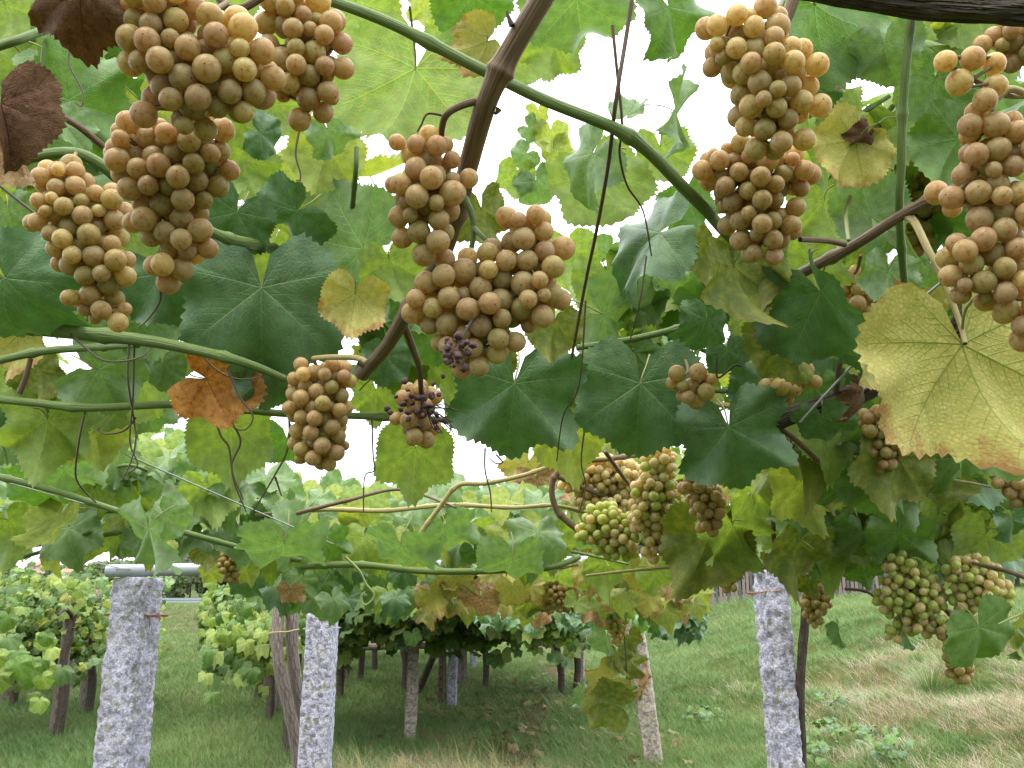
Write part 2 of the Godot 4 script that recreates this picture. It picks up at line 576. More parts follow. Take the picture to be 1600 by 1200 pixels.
func make_meshes():
	#            seed lob   cup   fold  wave  curl
	var specs := [[1, 0.06, 0.20, 0.05, 0.20, 0.28], [2, 0.02, 0.34, 0.08, 0.28, 0.40], [3, 0.10, 0.18, 0.16, 0.34, 0.30],
		[4, 0.00, 0.45, 0.00, 0.28, 0.50], [5, 0.05, 0.05, 0.50, 0.20, 0.20], [6, 0.04, 0.25, -0.35, 0.24, 0.30],
		[7, 0.08, 0.50, 0.10, 0.36, 0.60], [8, 0.00, -0.25, 0.16, 0.24, -0.3], [9, 0.03, 0.10, 0.85, 0.10, 0.25], [10, 0.05, 0.60, -0.2, 0.35, 0.8]]
	for s in specs: LEAF.append(leaf_mesh(s[0], s[1], s[2], s[3], s[4], s[5]))
	for s in specs.slice(0, 8): LEAF_L.append(leaf_mesh(s[0] + 20, s[1], s[2] * 1.2, s[3], s[4] * 1.3, s[5], 13, 2, false))
	var sp := SphereMesh.new()
	sp.radius = 1.0
	sp.height = 2.08
	sp.radial_segments = 24
	sp.rings = 14
	berry_mesh = sp
	# shrivelled berry
	var st := st_new()
	var n := FastNoiseLite.new()
	n.seed = 4
	n.frequency = 1.7
	for j in 9:
		for i in 13:
			var a := PI * j / 8.0
			var b := TAU * (i % 12) / 12.0
			var d := Vector3(sin(a) * cos(b), cos(a), sin(a) * sin(b))
			st.set_uv(Vector2(i / 12.0, j / 8.0))
			st.add_vertex(d * (0.8 + 0.45 * n.get_noise_3dv(d)) * Vector3(1, 1, 0.75))
	for j in 8:
		for i in 12:
			var p := j * 13 + i
			for q in [p, p + 13, p + 1, p + 1, p + 13, p + 14]: st.add_index(q)
	st.generate_normals()
	raisin_mesh = st.commit()

# ------------------------------------------------------------------ leaves
func put_leaf(parent: Node, b: Basis, junction: Vector3, size: float, mat: String, shape: int, light := false):
	var o := MeshInstance3D.new()
	o.name = "leaf"
	o.mesh = LEAF_L[shape % LEAF_L.size()] if light else LEAF[shape % LEAF.size()]
	o.set_surface_override_material(0, M[mat])
	o.transform = Transform3D(b.scaled(Vector3.ONE * size) if false else b * Basis.from_scale(Vector3.ONE * size), junction - (parent as Node3D).position)
	parent.add_child(o, true)
	return o

# a leaf whose middle stands at a photograph pixel: width in pixels, roll of the tip (0 down, 90 towards +x), turns about the image axes
func leaf_at(parent: Node, row: Array):
	var d: float = row[3]
	var b := cam_b * Basis(Vector3(0, 0, 1), deg_to_rad(row[4])) * Basis(Vector3(1, 0, 0), deg_to_rad(row[5])) * Basis(Vector3(0, 1, 0), deg_to_rad(row[6]))
	if row[7] < 0: b = b * Basis(Vector3(0, 1, 0), PI)
	var size: float = row[2] * d / F
	var c := P(row[0], row[1], d)
	return put_leaf(parent, b, c - b * (Vector3(0, -0.2, 0) * size), size, row[8], row[9])

func leaf_dir(parent: Node, c: Vector3, normal: Vector3, tip: Vector3, size: float, mat: String, shape: int, light := false):
	var z := normal.normalized()
	var y := -(tip - z * tip.dot(z)).normalized()
	var x := y.cross(z)
	var b := Basis(x, y, z)
	return put_leaf(parent, b, c - b * (Vector3(0, -0.2, 0) * size), size, mat, shape, light)

func rand_unit() -> Vector3:
	return Vector3(rng.randfn(), rng.randfn(), rng.randfn()).normalized()

func pick(choices: Array) -> String:      # [name, weight, name, weight ...]
	var total := 0.0
	for i in range(1, choices.size(), 2): total += choices[i]
	var t := rng.randf() * total
	for i in range(1, choices.size(), 2):
		t -= choices[i]
		if t <= 0.0: return choices[i - 1]
	return choices[0]

# leaves too small or too many to pick apart: one instanced part
func leaf_mass(called: String, parent: Node, places: Array, label := "", category := ""):
	# places: [Transform3D (world), Color]
	var mm := MultiMesh.new()
	mm.transform_format = MultiMesh.TRANSFORM_3D
	mm.use_colors = true
	var mesh: ArrayMesh = LEAF_L[(names.size() + places.size()) % LEAF_L.size()].duplicate()
	mesh.surface_set_material(0, M.leaf_tinted)
	mm.mesh = mesh
	mm.instance_count = places.size()
	var o := MultiMeshInstance3D.new()
	o.name = called if parent != self else numbered(called)
	var off: Vector3 = (parent as Node3D).position if parent != self else Vector3.ZERO
	for i in places.size():
		var t: Transform3D = places[i][0]
		t.origin -= off
		mm.set_instance_transform(i, t)
		mm.set_instance_color(i, places[i][1])
	o.multimesh = mm
	parent.add_child(o, true)
	tag(o, label, category, "", "stuff")
	return o

func leaf_xf(c: Vector3, normal: Vector3, tip: Vector3, size: float) -> Transform3D:
	var z := normal.normalized()
	var y := -(tip - z * tip.dot(z)).normalized()
	var b := Basis(y.cross(z), y, z) * Basis.from_scale(Vector3.ONE * size)
	return Transform3D(b, c - b * Vector3(0, -0.2, 0))

# ------------------------------------------------------------------ ground
var soil_noise: FastNoiseLite

func soil(x: float, z: float) -> Array:      # [share of straw, share of bare soil]
	if soil_noise == null:
		soil_noise = FastNoiseLite.new()
		soil_noise.seed = 12
		soil_noise.frequency = 0.35
		soil_noise.fractal_octaves = 3
	var d := -z
	var n := soil_noise.get_noise_2d(x, z)
	var n2 := soil_noise.get_noise_2d(x * 2.5 + 40.0, z * 2.5)
	var s := x - 1.7 - 0.012 * d
	var straw := 0.9 * smoothstep(0.5, 1.9, s + n * 0.8) * smoothstep(14.0, 8.5, d + n * 3.0) * smoothstep(-0.25, 0.30, n2 + 0.05)
	# worn track under the pergola
	var tx := 0.15 + 0.045 * (d - 7.0) + 0.18 * sin(d * 0.5)
	var bare := smoothstep(0.42, 0.10, absf(x - tx)) * smoothstep(-0.25, 0.25, n2 + 0.15) * smoothstep(5.0, 6.0, d)
	# long dry grass at the foot of the first posts
	straw = maxf(straw, smoothstep(1.1, 0.3, Vector2(x + 0.55, d - 7.2).length() * 0.8) * 0.8)
	bare = maxf(bare, smoothstep(27.0, 32.0, d) * smoothstep(2.0, -3.0, x) * smoothstep(46.0, 42.0, d) * (0.55 + n))
	return [clampf(straw, 0, 1), clampf(bare, 0, 1)]

func build_ground():
	var st := st_new()
	var xs := []
	var zs := []
	var v := -90.0
	while v < 90.0:
		xs.append(v)
		v += 0.25 if absf(v) < 9.0 else (1.0 if absf(v) < 25 else 5.0)
	v = 8.0
	while v > -130.0:
		zs.append(v)
		v -= 0.25 if v > -22.0 else (1.0 if v > -60 else 6.0)
	zs.append(-400.0)
	zs.append(-1500.0)
	xs.push_front(-1500.0)
	xs.append(1500.0)
	var n := FastNoiseLite.new()
	n.seed = 77
	n.frequency = 1.1
	n.fractal_octaves = 3
	for z in zs:
		for x in xs:
			var sb := soil(x, z)
			var c := Color(0.085, 0.115, 0.035).lerp(Color(0.26, 0.20, 0.12), sb[0]).lerp(Color(0.13, 0.095, 0.06), sb[1])
			st.set_color(c)
			st.set_uv(Vector2(x, z))
			st.add_vertex(Vector3(x, ground_h(x, z) + n.get_noise_2d(x, z) * 0.025, z))
	var w := xs.size()
	for j in zs.size() - 1:
		for i in w - 1:
			var p := j * w + i
			for q in [p, p + w, p + 1, p + 1, p + w, p + w + 1]: st.add_index(q)
	st.generate_normals()
	var o := part("ground", st.commit(), M.ground, self)
	tag(o, "", "", "", "structure")

func blade_tuft(seed: int, count: int, hgt: float, spread: float, wid: float, lean: float) -> ArrayMesh:
	var r := RandomNumberGenerator.new()
	r.seed = seed
	var st := st_new()
	var vc := 0
	for k in count:
		var a := r.randf() * TAU
		var dirv := Vector3(cos(a), 0, sin(a))
		var side := Vector3(-sin(a + 0.6), 0, cos(a + 0.6)) * wid * r.randf_range(0.6, 1.2)
		var root := dirv * r.randf() * spread + Vector3(0, -0.01, 0)
		var h := hgt * r.randf_range(0.5, 1.15)
		var ln := lean * r.randf_range(0.3, 1.3) * h
		var shade := r.randf_range(0.75, 1.2)
		for s in 4:
			var f := s / 3.0
			var p := root + Vector3(0, h * (f - 0.12 * f * f * lean), 0) + dirv * ln * f * f
			var ww := side * (1.0 - f * 0.92)
			for e in [-1.0, 1.0]:
				st.set_color(Color(shade, shade, shade))
				st.set_uv(Vector2(e, f))
				st.add_vertex(p + ww * e)
		for s in 3:
			var p := vc + s * 2
			for q in [p, p + 1, p + 2, p + 1, p + 3, p + 2]: st.add_index(q)
		vc += 8
	st.generate_normals()
	return st.commit()

func scatter(called: String, label: String, mesh: ArrayMesh, places: Array):
	mesh.surface_set_material(0, M.grass)
	var mm := MultiMesh.new()
	mm.transform_format = MultiMesh.TRANSFORM_3D
	mm.use_colors = true
	mm.mesh = mesh
	mm.instance_count = places.size()
	for i in places.size():
		mm.set_instance_transform(i, places[i][0])
		mm.set_instance_color(i, places[i][1])
	var o := MultiMeshInstance3D.new()
	o.name = numbered(called)
	o.multimesh = mm
	add_child(o)
	tag(o, label, "grass", "", "stuff")

func build_grass():
	var lists := [[], [], [], [], []]
	var r := RandomNumberGenerator.new()
	r.seed = 8
	for band in [[4.2, 11.0, 26000, 1.0], [11.0, 22.0, 24000, 1.5], [22.0, 48.0, 16000, 2.6]]:
		for k in band[2]:
			var d := sqrt(lerpf(band[0] * band[0], band[1] * band[1], r.randf()))
			var x := r.randf_range(-0.66, 0.66) * d
			var z := -d
			var sb := soil(x, z)
			if r.randf() < sb[1] * 0.85: continue
			var dry: bool = r.randf() < sb[0] * 0.85
			var b := Basis(Vector3.UP, r.randf() * TAU).rotated(Vector3(1, 0, 0), r.randf_range(-0.2, 0.2)) * Basis.from_scale(Vector3(band[3], r.randf_range(0.7, 1.3) * lerpf(1.0, band[3], 0.35), band[3]))
			var t := Transform3D(b, Vector3(x, ground_h(x, z), z))
			var n := soil_noise.get_noise_2d(x * 1.5 + 9.0, z * 1.5)
			if dry:
				var c := Color(0.32, 0.25, 0.16).lerp(Color(0.48, 0.40, 0.32), r.randf())
				if r.randf() < 0.3: c = Color(0.20, 0.27, 0.10)
				lists[2 if sb[0] < 0.93 or r.randf() < 0.6 else 3].append([t, c])
			else:
				var c := Color(0.095, 0.19, 0.05).lerp(Color(0.17, 0.25, 0.08), clampf(0.5 + n + r.randf_range(-0.25, 0.25), 0, 1))
				if r.randf() < 0.06: c = Color(0.28, 0.26, 0.13)
				lists[r.randi() % 2].append([t, c])
	scatter("green_grass", "short green grass carpeting the lanes between the vine rows", blade_tuft(1, 14, 0.075, 0.075, 0.0028, 0.6), lists[0])
	scatter("green_grass", "taller loose green grass blades on the lanes and bank", blade_tuft(2, 12, 0.11, 0.08, 0.0026, 0.8), lists[1])
	scatter("dry_grass", "straw coloured dry grass on the sloping bank", blade_tuft(3, 13, 0.13, 0.10, 0.0030, 1.7), lists[2])
	scatter("dry_grass", "flattened pale dry stalks lying on the bank", blade_tuft(4, 10, 0.19, 0.11, 0.0030, 2.6), lists[3])
	# tall straw round the foot of the granite post
	var tall := []
	for k in 130:
		var x := -0.55 + r.randfn() * 0.45
		var z := -7.0 + r.randfn() * 0.5
		tall.append([Transform3D(Basis(Vector3.UP, r.randf() * TAU) * Basis.from_scale(Vector3.ONE * r.randf_range(0.6, 1.1)), Vector3(x, ground_h(x, z), z)), Color(0.34, 0.29, 0.14).lerp(Color(0.20, 0.24, 0.08), r.randf())])
	scatter("tall_grass", "tall straw grass round the foot of the squared granite post", blade_tuft(6, 9, 0.34, 0.10, 0.0022, 0.7), tall)
	var litter := []
	for k in 420:
		var d := r.randf_range(5.5, 16.0)
		var x := r.randf_range(-1.6, 1.4) + 0.03 * d
		litter.append([leaf_xf(Vector3(x, ground_h(x, -d) + r.randf_range(0.02, 0.06), -d), Vector3(r.randfn() * 0.5, 1, r.randfn() * 0.5), Vector3(r.randfn(), 0, r.randfn()), r.randf_range(0.05, 0.11)), Color(0.30, 0.19, 0.10).lerp(Color(0.42, 0.36, 0.18), r.randf())])
	leaf_mass("leaf_litter", self, litter, "fallen brown vine leaves lying in the grass under the pergola", "fallen leaves")
	# low broad-leaved weeds and grass clumps on the bank: things one can count
	for wsp in [[1290, 1150, 0.30, 1], [1320, 1110, 0.26, 1], [1350, 1165, 0.30, 1], [1275, 1190, 0.28, 1], [1100, 1130, 0.25, 1], [1395, 1185, 0.22, 1]]:
		var p := on_ground(wsp[0], wsp[1])
		var o := thing("weed_plant", "low leafy green weed growing in the dry grass of the bank", "weed", p, "broad-leaved weeds on the bank")
		for k in 26:
			var a := r.randf() * TAU
			var q: float = sqrt(r.randf()) * float(wsp[2])
			var at := p + Vector3(cos(a) * q, 0.03 + r.randf() * 0.13, sin(a) * q)
			leaf_dir(o, at, Vector3(cos(a) * 0.5, 0.9, sin(a) * 0.5 + 0.3), Vector3(cos(a), -0.4, sin(a)), r.randf_range(0.05, 0.09), "leaf_midtone" if r.randf() < 0.7 else "leaf_shaded", r.randi() % 8, true)
		tube("stem", o, [p + Vector3(0, -0.02, 0), p + Vector3(0.01, 0.05, 0), p + Vector3(0.03, 0.12, 0.01)], 0.006, 0.003, M.tendril_green, 5, 3)
	var cl := on_ground(1455, 1085)
	var clump := thing("grass_clump", "dense clump of long arching grass on the dry bank", "grass clump", cl)
	for k in 3:
		var bl := blade_tuft(40 + k, 60, 0.42, 0.14, 0.0045, 1.1)
		var gmat: StandardMaterial3D = M.grass.duplicate()
		gmat.albedo_color = [lin(0.17, 0.25, 0.09), lin(0.13, 0.20, 0.07), lin(0.22, 0.28, 0.12)][k]
		part("blades", bl, gmat, clump, Transform3D(Basis(Vector3.UP, k * 1.3), cl))

# ------------------------------------------------------------------ far background
func box_st(st: SurfaceTool, c: Vector3, s: Vector3, b := Basis()):
	var bm := BoxMesh.new()
	bm.size = s
	st.append_from(bm, 0, Transform3D(b, c))

func box(called: String, parent: Node, c: Vector3, s: Vector3, mat, b := Basis()) -> MeshInstance3D:
	var bm := BoxMesh.new()
	bm.size = s
	return part(called, bm, mat, parent, Transform3D(b, c))

func house(label: String, at: Vector3, w: float, h: float, dp: float, turn: float, wall, category := "house"):
	var o := thing("house", label, category, at, "houses on the far hillside")
	var b := Basis(Vector3.UP, turn)
	box("wall", o, at + Vector3(0, h / 2, 0), Vector3(w, h, dp), wall, b)
	var pm := PrismMesh.new()
	pm.size = Vector3(dp + 0.8, h * 0.42, w + 0.8)
	var rf_ := part("roof", pm, M.roof_tile, o, Transform3D(b * Basis(Vector3.UP, PI / 2), at + Vector3(0, h * 1.21, 0)))
	box("chimney", rf_, Vector3(0.6, 0.1, 1.2), Vector3(0.6, h * 0.5, 0.6), wall).position = Vector3(0.9, 0.2, w * 0.25)
	for i in 3:
		for j in 2:
			box("window", o, at + b * Vector3((i - 1) * w * 0.3, h * (0.28 + 0.42 * j), dp / 2 + 0.03), Vector3(w * 0.11, h * 0.2, 0.08), M.glass_dark, b)

func foliage_tree(called: String, label: String, group: String, at: Vector3, h: float, w: float, col: Color, seed: int):
	var o := thing(called, label, "tree", at, group)
	tube("trunk", o, [at + Vector3(0, -0.3, 0), at + Vector3(0.1, h * 0.3, 0), at + Vector3(0, h * 0.7, 0)], h * 0.03, h * 0.012, M.old_bark, 6, 3)
	var r := RandomNumberGenerator.new()
	r.seed = seed
	var places := []
	var lumps := []
	for k in 9: lumps.append([Vector3(r.randf_range(-0.5, 0.5) * w, h * r.randf_range(0.25, 0.85), r.randf_range(-0.5, 0.5) * w), w * r.randf_range(0.22, 0.4)])
	for k in 420:
		var l: Array = lumps[r.randi() % lumps.size()]
		var d := Vector3(r.randfn(), r.randfn(), r.randfn()).normalized()
		var c: Vector3 = at + l[0] + d * l[1] * pow(r.randf(), 0.4)
		places.append([leaf_xf(c, d + Vector3(0, 0.5, 0), Vector3(r.randfn(), -1, r.randfn()), w * 0.13 * r.randf_range(0.6, 1.3)), col * r.randf_range(0.7, 1.3)])
	leaf_mass("crown", o, places)

func build_far_background():
	# wooded ridge beyond the road
	var st := st_new()
	var n := FastNoiseLite.new()
	n.seed = 5
	n.frequency = 0.012
	n.fractal_octaves = 4
	var nx := 90
	for j in 9:
		for i in nx + 1:
			var x := lerpf(-420.0, 420.0, float(i) / nx)
			var z := -170.0 - j * 30.0
			var hh := sin(PI * clampf(j / 8.0, 0, 1) * 0.62) * (7.0 + 4.0 * n.get_noise_2d(x, z) + 3.0 * smoothstep(-160, -60, x)) - 1.0
			st.set_color(Color(0.05, 0.075, 0.04))
			st.set_uv(Vector2(x, z) * 0.1)
			st.add_vertex(Vector3(x, hh, z))
	for j in 8:
		for i in nx:
			var p := j * (nx + 1) + i
			for q in [p, p + nx + 1, p + 1, p + 1, p + nx + 1, p + nx + 2]: st.add_index(q)
	st.generate_normals()
	tag(part("hill", st.commit(), M.ground, self), "", "", "", "structure")
	# the wood on it reads as one mass
	var places := []
	var r := RandomNumberGenerator.new()
	r.seed = 3
	for k in 700:
		var x := r.randf_range(-190, 60)
		var z := r.randf_range(-300, -175)
		var j := (-z - 170.0) / 240.0
		var hh := sin(PI * j * 0.62) * (7.0 + 4.0 * n.get_noise_2d(x, z) + 3.0 * smoothstep(-160, -60, x)) - 1.0
		var th := r.randf_range(1.6, 3.4)
		var base_c := Color(0.15, 0.19, 0.15).lerp(Color(0.22, 0.26, 0.19), r.randf())
		for m in 26:
			var d := Vector3(r.randfn(), r.randfn(), r.randfn()).normalized()
			var c := Vector3(x, hh + th * 0.75, z) + d * Vector3(th * 0.55, th * 0.7, th * 0.55) * pow(r.randf(), 0.4)
			places.append([leaf_xf(c, d + Vector3(0, 0.4, 0), Vector3(r.randfn(), -1, r.randfn()), th * 0.5 * r.randf_range(0.5, 1.2)), base_c * r.randf_range(0.75, 1.3)])
	leaf_mass("wood", self, places, "dark wooded hillside far beyond the road", "wood")
	var hp := P(106, 905, 175.0)
	house("small white house with a red roof on the far hillside", Vector3(hp.x, hp.y - 0.4, hp.z), 3.6, 1.7, 2.6, 0.3, M.plaster)
	hp = P(55, 893, 185.0)
	house("pink house with a red roof on the far hillside", Vector3(hp.x, hp.y - 0.4, hp.z), 2.6, 1.6, 2.4, -0.2, M.plaster_pink)
	# trees before the hill
	var k := 0
	for row in [[20, 70, 1.8, 3.4], [155, 75, 2.2, 3.6], [200, 70, 2.6, 3.4], [250, 62, 2.8, 3.2], [295, 66, 2.6, 3.6], [345, 64, 2.9, 3.6], [400, 68, 3.4, 4.0], [455, 66, 3.6, 4.0], [520, 70, 3.4, 4.0], [590, 68, 3.8, 4.2], [680, 72, 3.6, 4.2]]:
		var p := P(row[0], 930, row[1])
		foliage_tree("tree", "grey green bushy tree behind the road barrier", "trees behind the road barrier", Vector3(p.x, 0.3, p.z), row[2], row[3], Color(0.20, 0.27, 0.16).lerp(Color(0.28, 0.34, 0.21), (k % 3) * 0.5), 90 + k)
		k += 1
	for row in [[1120, 34, 3.0, 3.6], [1200, 36, 3.2, 3.8], [1290, 34, 3.4, 3.6], [1390, 36, 3.0, 4.0], [1490, 33, 3.3, 4.0], [1590, 34, 3.0, 4.0], [1690, 34, 3.2, 4.0], [1010, 38, 2.8, 3.6]]:
		var p := P(row[0], 930, row[1])
		foliage_tree("tree", "green bushy tree behind the grey fence above the bank", "trees behind the fence", Vector3(p.x, ground_h(p.x, p.z), p.z), row[2], row[3], Color(0.09, 0.14, 0.05).lerp(Color(0.13, 0.18, 0.07), (k % 3) * 0.5), 90 + k)
		k += 1
	# road barrier
	var a := P(-60, 943, 46.0)
	var b := P(470, 946, 46.0)
	a.y = 0.62
	b.y = 0.62
	var g := thing("guardrail", "long grey metal road barrier beyond the vineyard", "guardrail", Vector3(a.x, 0.5, a.z))
	var dirv := (b - a)
	var bas := Basis(Vector3.UP, atan2(-dirv.z, dirv.x))
	for s in [0.0, 0.14]:
		box("rail", g, (a + b) / 2 + Vector3(0, 0.05 + s, 0), Vector3(dirv.length(), 0.10, 0.05), M.rail, bas)
	for i in 12:
		var p := a.lerp(b, (i + 0.5) / 12.0)
		box("post", g, p + Vector3(0, -0.1, -0.06), Vector3(0.09, 0.55, 0.06), M.rail, bas)
	# grey plank fence on top of the bank
	var f0 := on_ground(1085, 953)
	var f1 := Vector3(f0.x + 6.5, 0, f0.z + 1.5)
	var fe := thing("plank_fence", "weathered grey fence of narrow upright planks above the bank", "fence", f0)
	for i in 58:
		var q := f0.lerp(f1, i / 58.0)
		var gh := ground_h(q.x, q.z)
		box("plank", fe, Vector3(q.x, gh + 0.46 + rf(-0.03, 0.04), q.z + rf(-0.01, 0.01)), Vector3(0.085, 1.0, 0.025), M.slate if i % 3 == 0 else M.grey_wood, Basis(Vector3(0, 0, 1), rf(-0.03, 0.03)))
	for s in [0.25, 0.75]:
		var m0 := (f0 + f1) / 2
		box("fence_rail", fe, Vector3(m0.x, ground_h(m0.x, m0.z) + s, m0.z - 0.05), Vector3((f1 - f0).length(), 0.07, 0.04), M.grey_wood, Basis(Vector3.UP, atan2(-(f1 - f0).z, (f1 - f0).x)))

# ------------------------------------------------------------------ posts, pipe
func rough_post(called: String, label: String, category: String, base: Vector3, top: Vector3, w0: float, w1: float, dp: float, mat, seed: int, group := "", amp := 0.012) -> Node3D:
	var o := thing(called, label, category, base, group)
	var st := st_new()
	var n := FastNoiseLite.new()
	n.seed = seed
	n.frequency = 7.0
	n.fractal_octaves = 3
	var chip := FastNoiseLite.new()
	chip.seed = seed + 3
	chip.noise_type = FastNoiseLite.TYPE_CELLULAR
	chip.cellular_return_type = FastNoiseLite.RETURN_CELL_VALUE
	chip.frequency = 9.0
	chip.fractal_type = FastNoiseLite.FRACTAL_NONE
	var L := (top - base).length() + 0.25
	var axis := (top - base).normalized()
	var xx := Vector3(1, 0, 0).rotated(Vector3.UP, 0.28 * sin(seed * 1.7))
	var zz := xx.cross(axis).normalized()
	xx = axis.cross(zz).normalized()
	var fine_grid := base.z > -6.0
	var rows := int(L / (0.016 if fine_grid else 0.04))
	var per := 64 if fine_grid else 28
	for j in rows + 3:
		var f := minf(float(j) / rows, 1.0)
		var shrink: float = 1.0 if j <= rows - 1 else [0.93, 0.5, 0.0][j - rows]
		var c := axis * (f * L - 0.25)
		for i in per + 1:
			var a := TAU * (i % per) / per
			var ca := cos(a)
			var sa := sin(a)
			var e := 0.18
			var q := Vector2(signf(ca) * pow(absf(ca), e), signf(sa) * pow(absf(sa), e)) * shrink
			var p := c + xx * q.x * lerpf(w0, w1, f) * 0.5 + zz * q.y * dp * 0.5
			var wp := p + base
			var dsp := amp * (0.7 * n.get_noise_3d(wp.x * 0.4, wp.y * 0.4, wp.z * 0.4) + 0.45 * n.get_noise_3d(wp.x * 2.6, wp.y * 2.6, wp.z * 2.6) - 0.5 * maxf(0.0, chip.get_noise_3d(wp.x, wp.y, wp.z)) + 0.75 * n.get_noise_3d(wp.x * 7.0 + 3.0, wp.y * 7.0, wp.z * 7.0))
			p += (xx * q.x + zz * q.y) * dsp
			if j >= rows: p += axis * amp * n.get_noise_3d(wp.x * 2.0, 3.0, wp.z * 2.0)
			st.set_uv(Vector2(float(i) / per, f * L))
			st.add_vertex(p)
	for j in rows + 2:
		for i in per:
			var p := j * (per + 1) + i
			for q in [p, p + per + 1, p + 1, p + 1, p + per + 1, p + per + 2]: st.add_index(q)
	st.generate_normals()
	part("shaft", st.commit(), mat, o, Transform3D(Basis(), base))
	return o

func ring(parent: Node, c: Vector3, w: float, dp: float, mat, r := 0.0025, tilt := 0.0, turn := 0.0):
	var pts := []
	for k in 33:
		var a := TAU * k / 32.0
		pts.append(c + Vector3(signf(cos(a)) * pow(absf(cos(a)), 0.22) * w * 0.5, tilt * cos(a) * w + sin(a) * 0.006, signf(sin(a)) * pow(absf(sin(a)), 0.22) * dp * 0.5).rotated(Vector3.UP, turn))
	tube("wire_tie", parent, pts, r, r, mat, 5, 3)

func stand(px: float, py_top: float, d: float, lean_px := 0.0) -> Array:     # [base, top] of an upright at a known depth
	var t := P(px, py_top, d)
	var b := P(px + lean_px, py_top, d)
	return [Vector3(b.x, ground_h(b.x, b.z), b.z + 0.0), t]

